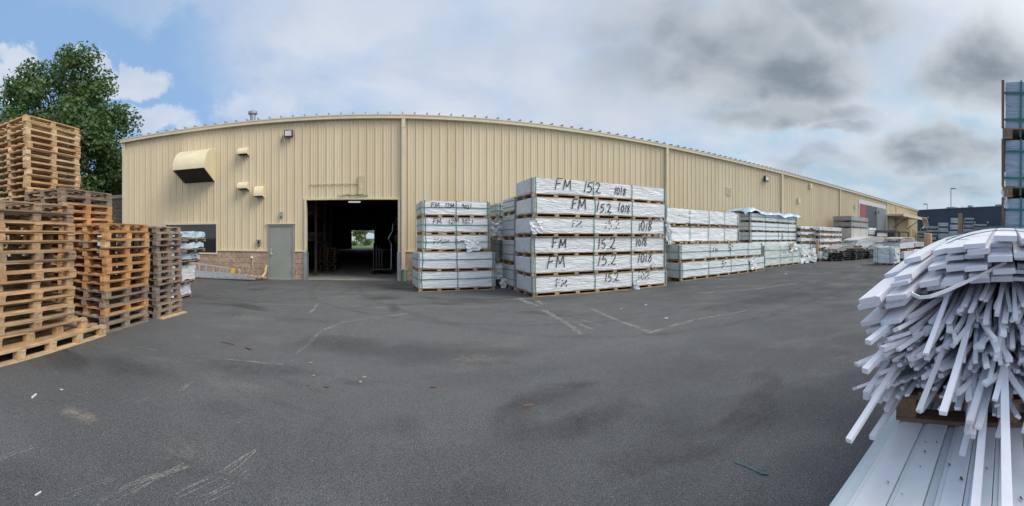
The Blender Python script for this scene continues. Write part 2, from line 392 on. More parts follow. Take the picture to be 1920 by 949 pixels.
# ------------------------------------------------------------------ mesh helpers
class MB:
    def __init__(s): s.v = []; s.f = []
    def add(s, vs, fs):
        o = len(s.v); s.v += [tuple(q) for q in vs]; s.f += [tuple(i + o for i in f) for f in fs]; return s
    def box(s, x0, x1, y0, y1, z0, z1):
        return s.add([(x, y, z) for z in (z0, z1) for y in (y0, y1) for x in (x0, x1)],
                     [(0, 2, 3, 1), (4, 5, 7, 6), (0, 1, 5, 4), (2, 6, 7, 3), (0, 4, 6, 2), (1, 3, 7, 5)])
    def bar(s, p, q, w_, h_, up=(0, 0, 1)):             # rectangular bar between two points
        return s.sweep([p, q], w_, h_, up)
    def sweep(s, pts, w_, h_, up=(0, 0, 1), side=None):
        pts = [Vector(p) for p in pts]; n = len(pts); vs = []; fs = []
        for i, p in enumerate(pts):
            t = (pts[min(i + 1, n - 1)] - pts[max(i - 1, 0)]).normalized()
            if side is not None: sd = Vector(side)
            else:
                sd = t.cross(Vector(up))
                if sd.length < 1e-4: sd = t.cross(Vector((1, 0, 0)))
            sd = (sd - t * sd.dot(t)).normalized(); u = sd.cross(t)
            for a, c in ((-1, -1), (1, -1), (1, 1), (-1, 1)):
                vs.append(p + sd * (a * w_ / 2) + u * (c * h_ / 2))
        for i in range(n - 1):
            for j in range(4):
                k2 = (j + 1) % 4
                fs.append((i * 4 + j, i * 4 + k2, i * 4 + 4 + k2, i * 4 + 4 + j))
        fs.append((3, 2, 1, 0)); e = (n - 1) * 4; fs.append((e, e + 1, e + 2, e + 3))
        return s.add(vs, fs)
    def tube(s, pts, r, n=8):
        pts = [Vector(p) for p in pts]; m = len(pts); vs = []; fs = []
        rs = r if isinstance(r, (list, tuple)) else [r] * m
        ref = Vector((0, 0, 1))
        for i, p in enumerate(pts):
            t = (pts[min(i + 1, m - 1)] - pts[max(i - 1, 0)]).normalized()
            a = t.cross(ref)
            if a.length < .05: a = t.cross(Vector((1, 0, 0)))
            a.normalize(); c = t.cross(a)
            for j in range(n):
                q = 2 * pi * j / n
                vs.append(p + (a * cos(q) + c * sin(q)) * rs[i])
        for i in range(m - 1):
            for j in range(n):
                k2 = (j + 1) % n
                fs.append((i * n + j, i * n + k2, i * n + n + k2, i * n + n + j))
        fs.append(tuple(range(n - 1, -1, -1))); fs.append(tuple(range((m - 1) * n, m * n)))
        return s.add(vs, fs)
    def build(s, name, mat, parent=None, loc=None, smooth=False, color=None, bevel=0):
        me = bpy.data.meshes.new(name); me.from_pydata(s.v, [], s.f); me.update()
        if smooth: me.polygons.foreach_set('use_smooth', [True] * len(me.polygons))
        me.materials.append(mat)
        o = bpy.data.objects.new(name, me); COL.objects.link(o)
        if parent: o.parent = parent
        if loc is not None: o.location = loc
        if color: o.color = (*color, 1)
        if bevel:
            bv = o.modifiers.new('edge', 'BEVEL'); bv.width = bevel; bv.segments = 1
        return o
def tag(o, label=None, cat=None, group=None, kind=None):
    if label: o['label'] = label
    if cat: o['category'] = cat
    if group: o['group'] = group
    if kind: o['kind'] = kind
    return o
def thing(name, label, cat, loc=(0, 0, 0), rz=0.0, group=None):
    o = bpy.data.objects.new(name, None); COL.objects.link(o)
    o.empty_display_size = .2
    o.location = loc; o.rotation_euler = (0, 0, rz)
    return tag(o, label, cat, group)
def copy_tree(o, parent=None):
    c = o.copy(); COL.objects.link(c); c.parent = parent
    for ch in o.children: copy_tree(ch, c)
    return c
def sheet(name, x0, x1, y0, y1, z, mat):
    o = MB().add([(x0, y0, z), (x1, y0, z), (x1, y1, z), (x0, y1, z)], [(0, 1, 2, 3)]).build(name, mat)
    return tag(o, kind='structure')
ORD = ['topmost', 'second', 'third', 'fourth', 'fifth', 'sixth', 'seventh', 'eighth', 'ninth', 'tenth', 'eleventh', 'twelfth', 'thirteenth', 'fourteenth', 'fifteenth', 'sixteenth', 'seventeenth', 'eighteenth', 'nineteenth', 'twentieth', 'twenty-first', 'twenty-second', 'twenty-third', 'twenty-fourth', 'twenty-fifth', 'twenty-sixth', 'twenty-seventh', 'twenty-eighth', 'twenty-ninth', 'thirtieth', 'thirty-first', 'thirty-second']
def crumple(mb, c, ux, uy, nx=7, ny=7, amp=.05, seed=0):
    """a crumpled sheet of film spanned by two vectors from a corner"""
    c, ux, uy = Vector(c), Vector(ux), Vector(uy); nn = ux.cross(uy).normalized(); o = seed * 3.7
    nx, ny = nx * 2, ny * 2; vs = []; fs = []
    for i in range(nx + 1):
        for j in range(ny + 1):
            u, v = i / nx, j / ny
            a = mnoise.noise(Vector((u * 3 + o, v * 3, 1))); b = mnoise.noise(Vector((u * 3, v * 3 + o, 5))); d = mnoise.noise(Vector((u * 5 + o, v * 5, 9))) + .5 * mnoise.noise(Vector((u * 11 + o, v * 11, 2)))
            vs.append(c + ux * (u + .16 * a) + uy * (v + .16 * b) + nn * amp * 1.5 * d)
    for i in range(nx):
        for j in range(ny):
            a = i * (ny + 1) + j; fs.append((a, a + 1, a + ny + 2, a + ny + 1))
    return mb.add(vs, fs)
# ================================================================== ground
ground = tag(MB().add([(-700, -700, 0), (900, -700, 0), (900, 900, 0), (-700, 900, 0)], [(0, 1, 2, 3)]).build('asphalt_yard', ASPHALT), kind='structure')
sheet('warehouse_floor', -11.15, 64.9, D + .02, 56.95, .004, CONC)
sheet('lawn', -60, 60, 66, 200, .004, GRASS)
# scrape marks on the asphalt: each follows a path given on the ground
def ribbon(mb, pts, w_, seed):
    rr = random.Random(seed)
    P = [Vector(p) for p in pts]; Q2 = []
    for i in range(len(P) - 1):
        n = max(2, int((P[i + 1] - P[i]).length / .12))
        for j in range(n): Q2.append(P[i].lerp(P[i + 1], j / n))
    Q2.append(P[-1])
    vs = []; fs = []
    for i, p in enumerate(Q2):
        t = (Q2[min(i + 1, len(Q2) - 1)] - Q2[max(i - 1, 0)]).normalized(); s_ = Vector((-t.y, t.x, 0))
        q = p + s_ * rr.uniform(-.012, .012); ww = w_ * rr.uniform(.35, 1)
        vs += [q + s_ * ww / 2 + Vector((0, 0, .004)), q - s_ * ww / 2 + Vector((0, 0, .004))]
    for i in range(len(Q2) - 1): fs.append((2 * i, 2 * i + 1, 2 * i + 3, 2 * i + 2))
    mb.add(vs, fs)
sm = MB()
G_ = lambda *pp: [gp(x, y) for x, y in pp]
scr = [(G_((180, 948), (255, 908), (360, 873)), .035), (G_((192, 945), (270, 900), (352, 872)), .02), (G_((240, 930), (300, 895), (340, 880)), .02),
       (G_((312, 932), (420, 882), (478, 842)), .03), (G_((368, 948), (430, 915), (465, 885)), .03), (G_((0, 860), (65, 838)), .025), (G_((95, 935), (215, 893)), .02),
       (G_((555, 665), (572, 650), (600, 622), (640, 605), (700, 596), (770, 588)), .08), (G_((595, 572), (580, 590)), .09), (G_((600, 572), (700, 576), (800, 575), (890, 570)), .07),
       (G_((400, 672), (470, 678), (530, 685)), .06), (G_((620, 560), (720, 548)), .07),
       (G_((948, 562), (975, 561), (1010, 575)), .16), (G_((970, 560), (1000, 560), (1020, 572)), .14), (G_((1020, 582), (1060, 605), (1090, 627)), .13), (G_((1105, 578), (1150, 598), (1215, 622)), .11),
       (G_((1215, 625), (1300, 600), (1400, 583)), .12), (G_((900, 567), (950, 561)), .08), (G_((1075, 603), (1110, 618)), .1), (G_((1090, 600), (1130, 612)), .08),
       (G_((340, 735), (362, 716)), .02), (G_((445, 735), (472, 716)), .02), (G_((260, 755), (283, 748)), .02), (G_((195, 817), (218, 805)), .02), (G_((1440, 620), (1465, 613)), .04), (G_((1310, 550), (1420, 542), (1500, 530)), .16),
       (G_((1560, 497), (1610, 497), (1612, 502), (1590, 506)), .12), (G_((400, 560), (520, 572), (600, 570)), .06), (G_((250, 650), (290, 657)), .04), (G_((430, 800), (455, 785)), .02)]
for i, (p, w_) in enumerate(scr): 
    if w_ <= .04:
        for k_ in range(3):
            o_ = Vector((random.uniform(-.04, .04), random.uniform(-.04, .04), 0)); e_ = random.uniform(0, .25)
            ribbon(sm, [p[0].lerp(p[1], e_) + o_] + [q + o_ * random.uniform(.5, 1.2) for q in p[1:]], w_ * .45, i * 5 + k_)
    else: ribbon(sm, p, w_ * 1.2, i)
sm.build('scrape_marks', SCUFF, ground)
def track(mb, pts, w_, z):
    P = [Vector(p) for p in pts]; Q2 = []
    for i in range(len(P) - 1):
        a_, b_, c_, d_ = P[max(i - 1, 0)], P[i], P[i + 1], P[min(i + 2, len(P) - 1)]
        for j in range(12):
            t = j / 12; Q2.append(.5 * (2 * b_ + (c_ - a_) * t + (2 * a_ - 5 * b_ + 4 * c_ - d_) * t * t + (3 * b_ - a_ - 3 * c_ + d_) * t ** 3))
    vs = []; fs = []
    for i, p in enumerate(Q2):
        t = (Q2[min(i + 1, len(Q2) - 1)] - Q2[max(i - 1, 0)]).normalized(); s_ = Vector((-t.y, t.x, 0)) * w_ / 2
        vs += [p + s_ + Vector((0, 0, z)), p - s_ + Vector((0, 0, z))]
    for i in range(len(Q2) - 1): fs.append((2 * i, 2 * i + 1, 2 * i + 3, 2 * i + 2))
    mb.add(vs, fs)
tm1, tm2 = MB(), MB()
for k_, off in enumerate((0, 1.45)):
    track(tm1, [(-2.2 + off, 14.6, 0), (-2.1 + off, 12, 0), (-1.4 + off, 9.6, 0), (1.2 + off * .6, 7.4 - off * .7, 0), (5.5, 6.2 - off, 0), (12, 6.4 - off, 0), (22, 7.5 - off, 0)], .2, .0075)
    track(tm2, [(-1.9 + off, 14.6, 0), (-1.8 + off, 11, 0), (-1.9 + off, 8, 0), (-2.4 + off, 5, 0), (-3.0 + off, 2.2, 0)], .24, .0105)
    track(tm1, [(-2.3 + off, 12.5, 0), (-3.4 + off, 10.2, 0), (-6.0, 9.3 - off, 0)], .2, .0135)
    track(tm2, [(1.0, 8.9 - off, 0), (5.5, 8.2 - off, 0), (12, 8.6 - off, 0), (20, 9.6 - off, 0)], .26, .0165)
tm1.build('tyre_marks', TYRE, ground); tm2.build('dust_tracks', DUSTY, ground)

# ================================================================== warehouse
XL, XR, YB, ZE = -11.22, 65.0, 57.0, 6.12
wh = thing('warehouse', 'long cream ribbed metal warehouse with a brown block base and a dark open vehicle doorway', 'warehouse', (0, 0, 0))
WIN = (-8.9, -6.52, .99, 2.155); DOOR = (-4.35, -3.30, 0, 2.12); GAR = (-2.83, .625, 0, 3.03)
FARD = (wl(1667, 440).x, wl(1677, 440).x, 0, 2.6)
OPEN = [WIN, DOOR, GAR, FARD]
ZB = 1.09
prof = [(0, 0), (.014, .036), (.044, .036), (.056, 0), (.122, 0), (.134, .012), (.152, .012), (.164, 0), (.206, 0), (.218, .012), (.236, .012), (.248, 0)]
xs = []
x = XL; i = 0
while x < XR:
    for a, d_ in prof:
        if x + a < XR: xs.append((x + a, d_))
    x += .305
xs.append((XR, 0))
cuts = sorted({c for o in OPEN for c in o[:2]})
full = []
for i, (xa, da) in enumerate(xs):
    full.append((xa, da))
    if i + 1 < len(xs):
        xb, db = xs[i + 1]
        for c in cuts:
            if xa < c < xb: full.append((c, da + (db - da) * (c - xa) / (xb - xa)))
m = MB()
for (xa, da), (xb, db) in zip(full, full[1:]):
    mid = (xa + xb) / 2
    zs = [(ZB, ZE)]
    for o in OPEN:
        if o[0] < mid < o[1]:
            zs = [(a, b) for a, b in ((ZB, max(ZB, o[2])), (o[3], ZE)) if b - a > .01]
    for a, b in zs:
        m.add([(xa, D - da, a), (xb, D - db, a), (xb, D - db, b), (xa, D - da, b)], [(0, 1, 2, 3)])
m.build('wall_panels', CLAD, wh)
# block base, cut at the openings
m = MB(); cap = MB(); x = XL + .01
segs = []
for o in sorted(OPEN):
    segs.append((x, o[0], ZB))
    if o[2] > .01: segs.append((o[0], o[1], o[2]))
    x = o[1]
segs.append((x, XR - .01, ZB))
for a, b, h in segs:
    m.box(a, b, D - .045, D + .17, 0, h - .02)
    if h == ZB: cap.box(a, b, D - .075, D - .002, ZB - .02, ZB + .02)
m.build('block_base', BLOCK, wh); cap.build('base_cap', TRIM, wh)
# ends, back, roof
def quad(mb, *p): mb.add(p, [tuple(range(len(p)))])
YR, ZR = 36.0, 7.5
for xx in (XL + .003, XR - .003):
    m = MB(); quad(m, (xx, D, 0), (xx, YB, 0), (xx, YB, ZE), (xx, YR, ZR), (xx, D, ZE)); m.build('end_wall', CLAD, wh)
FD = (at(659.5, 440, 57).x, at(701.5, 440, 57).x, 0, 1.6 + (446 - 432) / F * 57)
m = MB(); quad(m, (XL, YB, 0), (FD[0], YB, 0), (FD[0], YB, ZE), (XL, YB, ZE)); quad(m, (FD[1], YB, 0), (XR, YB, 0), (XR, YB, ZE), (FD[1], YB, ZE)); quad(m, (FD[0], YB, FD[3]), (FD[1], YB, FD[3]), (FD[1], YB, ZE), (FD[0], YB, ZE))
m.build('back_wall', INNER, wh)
m = MB(); quad(m, (XL - .1, D - .14, ZE + .06), (XR + .1, D - .14, ZE + .06), (XR + .1, YR, ZR + .06), (XL - .1, YR, ZR + .06)); quad(m, (XL - .1, YR, ZR + .06), (XR + .1, YR, ZR + .06), (XR + .1, YB + .2, ZE + .06), (XL - .1, YB + .2, ZE + .06))
x = XL + .05
while x < XR:                                         # standing seams
    s0 = Vector((x, D - .16, ZE + .10)); s1 = Vector((x, YR, ZR + .10))
    m.bar(s0, s1, .035, .10)
    x += .46
m.build('roof', ROOFM, wh)
m = MB()
for xx in (XL + .02, XR - .02): pass
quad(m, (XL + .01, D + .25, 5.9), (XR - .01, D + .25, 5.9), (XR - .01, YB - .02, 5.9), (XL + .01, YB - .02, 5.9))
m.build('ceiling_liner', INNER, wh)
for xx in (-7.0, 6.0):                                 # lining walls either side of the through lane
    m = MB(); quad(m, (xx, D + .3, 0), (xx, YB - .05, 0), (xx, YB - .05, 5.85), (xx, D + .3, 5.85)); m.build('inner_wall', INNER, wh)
m = MB().box(XL - .14, XR + .1, D - .17, D - .005, ZE - .09, ZE + .045).box(XL - .14, XR + .1, D - .185, D - .17, ZE + .02, ZE + .06)
m.build('gutter', TRIM, wh)
m = MB().box(XL - .06, XL + .1, D - .075, D + .1, .0, ZE - .09); m.build('corner_trim', TRIM, wh)
for px in (756, 1248, 1464, 1573, 1661.5, 1679.5):
    x = wl(px, 300).x
    d_ = MB().box(x - .07, x + .07, D - .16, D - .05, .42, ZE - .09).box(x - .08, x + .08, D - .17, D - .045, ZE - .42, ZE - .38).build('downspout', TRIM, wh)
    MB().tube([(x + .05, D - .13, .0), (x + .05, D - .13, .44)], .055, 10).build('drain_pipe', GREENPIPE if px == 756 else TRIM, d_)
    MB().box(x - .16, x + .16, D - .1, D - .046, .38, .43).build('bracket', HOSE, d_)
# window
wx0, wx1, wz0, wz1 = WIN
f = MB()
for a in ((wx0 - .05, wx1 + .05, wz0 - .06, wz0), (wx0 - .05, wx1 + .05, wz1, wz1 + .06), (wx0 - .05, wx0, wz0, wz1), (wx1, wx1 + .05, wz0, wz1)): f.box(a[0], a[1], D - .09, D + .05, a[2], a[3])
wn = f.build('window', TRIM, wh)
MB().box(wx0, wx1, D + .0, D + .012, wz0, wz1).build('glass', GLASS, wn)
# personnel door
dx0, dx1, _, dz = DOOR
f = MB().box(dx0, dx0 + .07, D - .06, D + .1, 0, dz).box(dx1 - .07, dx1, D - .06, D + .1, 0, dz).box(dx0 + .07, dx1 - .07, D - .06, D + .1, dz - .09, dz)
dr = f.build('door', GREYPAINT, wh, bevel=.006)
leaf = MB().box(dx0 + .076, dx1 - .076, D - .035, D + .01, .03, dz - .096).build('door_leaf', GREYPAINT, dr, bevel=.004)
MB().box(dx0 + .10, dx0 + .16, D - .05, D - .036, .93, 1.18).tube([(dx0 + .13, D - .05, .98), (dx0 + .13, D - .10, .98), (dx0 + .25, D - .10, .975)], .012, 8).build('handle', ALU, dr)
for z in (.25, 1.05, 1.75): MB().box(dx1 - .085, dx1 - .055, D - .07, D - .04, z, z + .12).build('hinge', STEEL, dr)
MB().box(dx0 + .02, dx1 - .02, D - .14, D - .01, 0, .03).build('threshold', CONC, dr)
MB().box(dx0 - .06, dx1 + .04, D - .10, D - .035, dz, dz + .035).build('drip_cap', TRIM, dr)
# vehicle doorway trim
gx0, gx1, _, gz = GAR
m = MB().box(gx0 - .08, gx0, D - .07, D + .2, ZB + .02, gz).box(gx1, gx1 + .08, D - .07, D + .2, ZB + .02, gz).box(gx0 - .08, gx1 + .08, D - .07, D + .2, gz, gz + .07)
m.build('doorway_trim', TRIM, wh)
for xx in (gx0 - .10, gx1 - .03): MB().box(xx, xx + .13, D - .09, D + .25, 0, ZB - .02).build('door_guard', STEEL, wh)
m = MB(); a = wl(634, 371); b2 = wl(660, 373); c2 = wl(690, 371.5); crumple(m, (a.x, D - .09, a.z + .02), (c2.x - a.x, 0, 0), (0, -.05, .10), 8, 2, .025, 3); m.build('bent_flashing', TRIM, wh)
m = MB(); a = wl(676, 366); m.box(a.x - .06, a.x + .10, D - .10, D - .04, a.z, a.z + .72); m.bar(wl(580, 346.5, D - .05), wl(674, 344, D - .05), .02, .03); m.build('buckled_panel', plain('buckled_cream', (.52, .45, .30), .5, 0, .2, 4), wh)
m = MB().box(a.x - .45, a.x + .0, D - .06, D - .02, gz - .12, gz - .06); m.build('strip_light', LENS, wh)
# gravity hood and small vents
def hood(px0, px1, ytop, zbot_wall, proj, zout, name):
    x0, x1 = wl(px0, 300).x, wl(px1, 300).x; zt = ytop
    pts = []
    for i in range(13):
        q = i / 12 * pi / 2
        pts.append((D - .03 - proj * sin(q), zout + (zt - zout) * cos(q)))
    sec = pts + [(D - .03 - proj, zout - .05), (D - .03, zbot_wall)]
    m = MB(); n = len(sec)
    vs = [(xx, y, z) for xx in (x0, x1) for y, z in sec]
    fs = [(i, i + 1, i + 1 + n, i + n) for i in range(13)]
    fs += [tuple(range(n - 1, -1, -1)), tuple(range(n, 2 * n))]
    m.add(vs, fs)
    h = m.build(name, plain(name + '_paint', (.66, .58, .40), .5, 0, .08, 2), wh, bevel=.008)
    e = .04
    q0, q1 = sec[13], sec[14]
    MB().add([(x0 + e, q0[0] + .03, q0[1] + .03), (x1 - e, q0[0] + .03, q0[1] + .03), (x1 - e, q1[0] - .02, q1[1] + .03), (x0 + e, q1[0] - .02, q1[1] + .03)], [(0, 1, 2, 3)]).build('hood_mouth_shade', BLACK, h)  # black sheet across the hood opening paints in its inner shade
    return h
hood(347, 404, 5.22, 3.87, 1.05, 4.35, 'vent_hood')
for px0, px1, yt, yb in ((450, 468, 277, 293), (450, 468, 341, 357), (480, 496.5, 349, 371)):
    t, b2 = wl(px1, yt).z, wl(px1, yb).z
    hood(px0, px1, t, b2, .32, b2 + .10, 'small_vent')
def floodlight(px, py, s_=1.0):
    c = wl(px, py)
    l = MB().box(c.x - .16 * s_, c.x + .16 * s_, D - .24, D - .10, c.z - .13 * s_, c.z + .13 * s_).box(c.x - .05, c.x + .05, D - .10, D - .03, c.z - .06, c.z + .06).tube([(c.x - .1, D - .12, c.z), (c.x - .25, D - .08, c.z - .06), (c.x - .32, D - .05, c.z - .28)], .012, 6).build('floodlight', DARKMETAL, wh)
    MB().box(c.x - .125 * s_, c.x + .125 * s_, D - .25, D - .241, c.z - .095 * s_, c.z + .10 * s_).build('lens', LENS, l)
floodlight(543, 253); floodlight(1433, 335.5, 1.3)
c = wl(528.5, 403.5); MB().box(c.x - .05, c.x + .05, D - .12, D - .02, c.z - .07, c.z + .12).tube([(c.x, D - .1, c.z - .06), (c.x, D - .17, c.z - .08)], .045, 10).build('security_camera', STEEL, wh)
c = wl(486, 454); k_ = MB().box(c.x - .075, c.x + .075, D - .12, D - .02, c.z - .12, c.z + .1).build('keypad', STEEL, wh); MB().box(c.x - .02, c.x + .045, D - .126, D - .121, c.z - .08, c.z + .06).build('keypad_screen', BLACK, k_)
c = wl(474, 483); MB().tube([(c.x, D - .04, c.z), (c.x, D - .12, c.z), (c.x, D - .15, c.z - .04)], [.03, .06, .05], 10).tube([(c.x + .02, D - .07, c.z), (c.x + .02, D - .07, .35)], .014, 6).build('standpipe', TRIM, wh)
c = wl(474, 218, D + 1.6); MB().tube([(c.x, D + 1.6, 6.2), (c.x, D + 1.6, 6.98)], .12, 14).tube([(c.x, D + 1.6, 6.96), (c.x, D + 1.6, 7.0), (c.x, D + 1.6, 7.10), (c.x, D + 1.6, 7.14)], [.13, .2, .2, .12], 14).build('roof_flue', STEEL, wh)
def louvre(px0, px1, y0, y1):
    a, b2 = wl(px0, y1), wl(px1, y0); m = MB()
    m.box(a.x, a.x + .04, D - .07, D - .03, a.z, b2.z).box(b2.x - .04, b2.x, D - .07, D - .03, a.z, b2.z)
    for i in range(5):
        z = a.z + (b2.z - a.z) * i / 4.5; m.box(a.x + .04, b2.x - .04, D - .07, D - .03, z, z + .05)
    m.build('wall_louvre', TRIM, wh)
louvre(1361, 1370, 352, 365); louvre(1668, 1672.5, 393, 401)
for px, py in ((1517, 349), (1495, 376), (1601.5, 388)):
    c = wl(px, py); MB().box(c.x - .12, c.x + .12, D - .2, D - .03, c.z - .2, c.z + .2).build('wall_light', TRIM, wh)
c = wl(1755, 300)
# far end: canopy with raking struts, door
fx0, fx1 = FARD[0], FARD[1]
f = MB().box(fx0, fx1, D + .02, D + .06, 0, FARD[3]).build('far_door', plain('navy_door', (.02, .035, .05), .5), wh)
cz = 4.35; ca = wl(1661, 405).x; cb = wl(1703, 405).x
cn = MB().box(ca, cb, D - 2.2, D - .04, cz, cz + .22).box(ca, cb, D - 2.3, D - 2.2, cz - .08, cz + .3).build('canopy', TRIM, wh)
for xx in (ca + 3.2, cb - 1.0): MB().bar((xx, D - .08, 2.9), (xx, D - 2.1, cz), .08, .08).build('strut', DARKMETAL, cn)
m = MB(); pts = []
for i in range(10):
    q = i / 9 * 1.5; pts.append((cb - .6 + 2.4 * sin(q), D - 2.4, cz - 1.5 + 1.75 * cos(q)))
m.sweep(pts, .8, .14, side=(0, 1, 0)); m.bar((cb - 1.9, D - 2.3, cz - 1.6), (cb + 1.6, D - 2.3, cz - .9), .1, .18)
m.build('curved_fascia', TRIM, cn)
gp_m = plain('canopy_shade', (.25, .26, .26), .6)
for a, b2 in ((ca + .3, fx0 - .1), (fx1 + .1, fx1 + 1.4)): MB().box(a, b2, D - .10, D - .045, ZB + .03, cz - .05).build('canopy_shade', gp_m, wh)  # grey boxes on the wall stand in for shade under the canopy

# big sign beyond the stacks
sx0, sx1 = wl(1608.5, 400).x, wl(1660, 400).x; sz1, sz0 = 5.55, 2.15
sg = thing('wall_sign', 'large wall sign with pale header, red block and dark slate panel on the warehouse', 'sign', (sx0, D - .10, sz0)); W_ = sx1 - sx0; H_ = sz1 - sz0
fr = MB().box(0, W_, -.02, .06, H_ - .42, H_).box(0, .16, -.02, .06, 0, H_ - .42).box(W_ - .14, W_, -.02, .06, 0, H_ - .42).build('sign_frame', plain('sign_white', (.55, .56, .57), .5), sg)
xa = wl(1622.5, 400).x - sx0; xb_ = wl(1643, 400).x - sx0
MB().box(.16, xa, 0, .05, 0, H_ - .42).build('red_block', plain('sign_red', (.26, .065, .07), .5), sg)
sp = MB().box(xa, xb_, 0, .05, 0, H_ - .42).build('slate_panel', plain('sign_slate', (.055, .075, .095), .5), sg)
m = MB()
for i in range(5):
    for j in range(2):
        z = H_ - .9 - i * .4; m.box(xa + .3 + j * 1.5, xa + 1.4 + j * 1.4, -.004, -.001, z, z + .1)
m.build('faint_lines', plain('sign_lines', (.085, .105, .125), .5), sp)
MB().box(xb_, W_ - .14, 0, .05, 0, H_ - .42).build('grey_block', plain('sign_grey', (.20, .215, .24), .5), sg)
c = wl(1644, 398, D - .2)
fl = MB().box(c.x - sx0 - .15, c.x - sx0 + .15, -.35, -.06, c.z - sz0 - .15, c.z - sz0 + .15).box(c.x - sx0 - .04, c.x - sx0 + .04, -.06, 0, c.z - sz0 - .05, c.z - sz0 + .05).build('sign_lamp', DARKMETAL, sg)
MB().box(c.x - sx0 - .18, c.x - sx0 - .151, -.33, -.08, c.z - sz0 - .12, c.z - sz0 + .12).build('lens', LENS, fl)

# ================================================================== other buildings
db = thing('dark_building', 'long low dark blue building with units on its flat roof beyond the yard', 'building', (0, 0, 0))
p0, p1 = at(1716, 394, 110), at(1950, 385, 91); dd = (p1 - p0); dd.z = 0; dn = Vector((dd.y, -dd.x, 0)).normalized()
if dn.x < 0: dn = -dn
HB = 9.0
def prism(mb, a, b, depth, z0, z1, nrm):
    a, b = Vector((a[0], a[1], 0)), Vector((b[0], b[1], 0)); q = [a, b, b + nrm * depth, a + nrm * depth]
    return mb.add([(v.x, v.y, z) for z in (z0, z1) for v in q], [(3, 2, 1, 0), (4, 5, 6, 7), (0, 1, 5, 4), (1, 2, 6, 5), (2, 3, 7, 6), (3, 0, 4, 7)])
prism(MB(), p0, p1, 30, 0, HB, dn).build('wall', NAVY, db)
pa, pb = p0 - dn * .1, p1 - dn * .1
prism(MB(), pa, pb, .3, HB, HB + .25, dn).build('parapet', plain('parapet_grey', (.09, .10, .12), .5), db)
def along(px):                                        # point on the front plane of the dark building
    a = az(px); dr_ = Vector((sin(a), cos(a), 0)); t = (p0.x * dd.y - p0.y * dd.x) / (dr_.x * dd.y - dr_.y * dd.x); return dr_ * t
for pxa, pxb, h in ((1762, 1776, .85), (1855, 1870, .9)):
    a, b2 = along(pxa) + dn * 3, along(pxb) + dn * 3; prism(MB(), a, b2, 2, HB, HB + h, dn).build('roof_unit', STEEL, db)
c = along(1808) + dn * 3; MB().tube([(c.x, c.y, HB), (c.x, c.y, HB + .5), (c.x, c.y, HB + .55), (c.x, c.y, HB + .95)], [.4, .4, .75, .7], 12).build('roof_fan', STEEL, db)
for px in (1796, 1872.5):
    c = along(px) + dn * 2; MB().tube([(c.x, c.y, HB), (c.x, c.y, HB + .75)], .09, 8).build('vent_pipe', STEEL, db)
for px, py in ((1740.5, 408), (1828, 417.5), (1852, 417)):
    c = along(px); z = 1.6 + (HY - py) / F * hypot(c.x, c.y); MB().box(c.x - .35, c.x - .05, c.y - .15, c.y + .15, z - .2, z + .2).build('wall_lamp', LENS, db)
for px, ytop, r, lab, hd in ((1783, 353, 135, 'tall black street lamp rising behind the dark building', 1), (1738.5, 382, 150, 'short black street lamp showing above the end of the dark building', -1)):
    c = at(px, ytop, r); s_ = thing('street_lamp', lab, 'street lamp', (c.x, c.y, 0), -az(px))
    MB().tube([(0, 0, 0), (0, 0, c.z)], [.14, .1], 8).build('pole', DARKMETAL, s_)
    MB().box(0 if hd > 0 else -1.5, 1.6 if hd > 0 else 0, -.2, .2, c.z - .3, c.z - .02).build('lamp_head', DARKMETAL, s_)
# block wall left of the warehouse
bw = thing('block_wall', 'dark brown block wall with a metal cap between the tree and the warehouse', 'wall', (-24, 15.6, 0))
MB().box(0, 12.6, 0, .3, 0, 3.55).build('masonry', BLOCK2, bw); MB().box(-.05, 12.62, -.06, .36, 3.55, 3.72).build('wall_cap', plain('cap_grey', (.23, .21, .17), .5), bw)
# house and hedge seen through the warehouse
hs = thing('white_house', 'small white house seen through the open far door of the warehouse', 'house', at(664, 446, 118) * 1 - Vector((6, 0, 1.6)))
MB().box(0, 9, 0, 8, 0, 5.5).build('wall', plain('white_siding', (.7, .7, .7), .6), hs); MB().add([(-.3, -.4, 5.5), (9.3, -.4, 5.5), (9.3, 8.4, 5.5), (-.3, 8.4, 5.5), (-.3, 4, 8), (9.3, 4, 8)], [(0, 1, 5, 4), (2, 3, 4, 5), (0, 4, 3), (1, 2, 5)]).build('roof', ROOFM, hs)
for xx in (5.6, 7.3): MB().box(xx, xx + .9, -.05, -.005, 2, 3.4).build('window', GLASS, hs)

# ================================================================== trees
def leaf_cloud(mb, clumps, n, size, rr):
    for c, r in clumps:
        c = Vector(c)
        for _ in range(int(n * r * r)):
            d_ = Vector((rr.gauss(0, 1), rr.gauss(0, 1), rr.gauss(0, 1))).normalized()
            p = c + Vector((d_.x * r, d_.y * r, d_.z * r * .8)) * (rr.random() ** .45)
            t = Vector((rr.gauss(0, 1), rr.gauss(0, 1), rr.gauss(0, .6))); t = t.normalized()
            nn = (d_ * .7 + Vector((rr.gauss(0, .6), rr.gauss(0, .6), .5 + rr.gauss(0, .5)))).normalized()
            sd = t.cross(nn)
            if sd.length < .1: continue
            sd.normalize(); t = nn.cross(sd); s_ = size * rr.uniform(.6, 1.25)
            mb.add([p - t * s_ * .5, p + sd * s_ * .42, p + t * s_ * .15 + sd * s_ * .2, p + t * s_ * .6, p - sd * s_ * .42 + t * s_ * .05], [(0, 1, 2, 3, 4)])
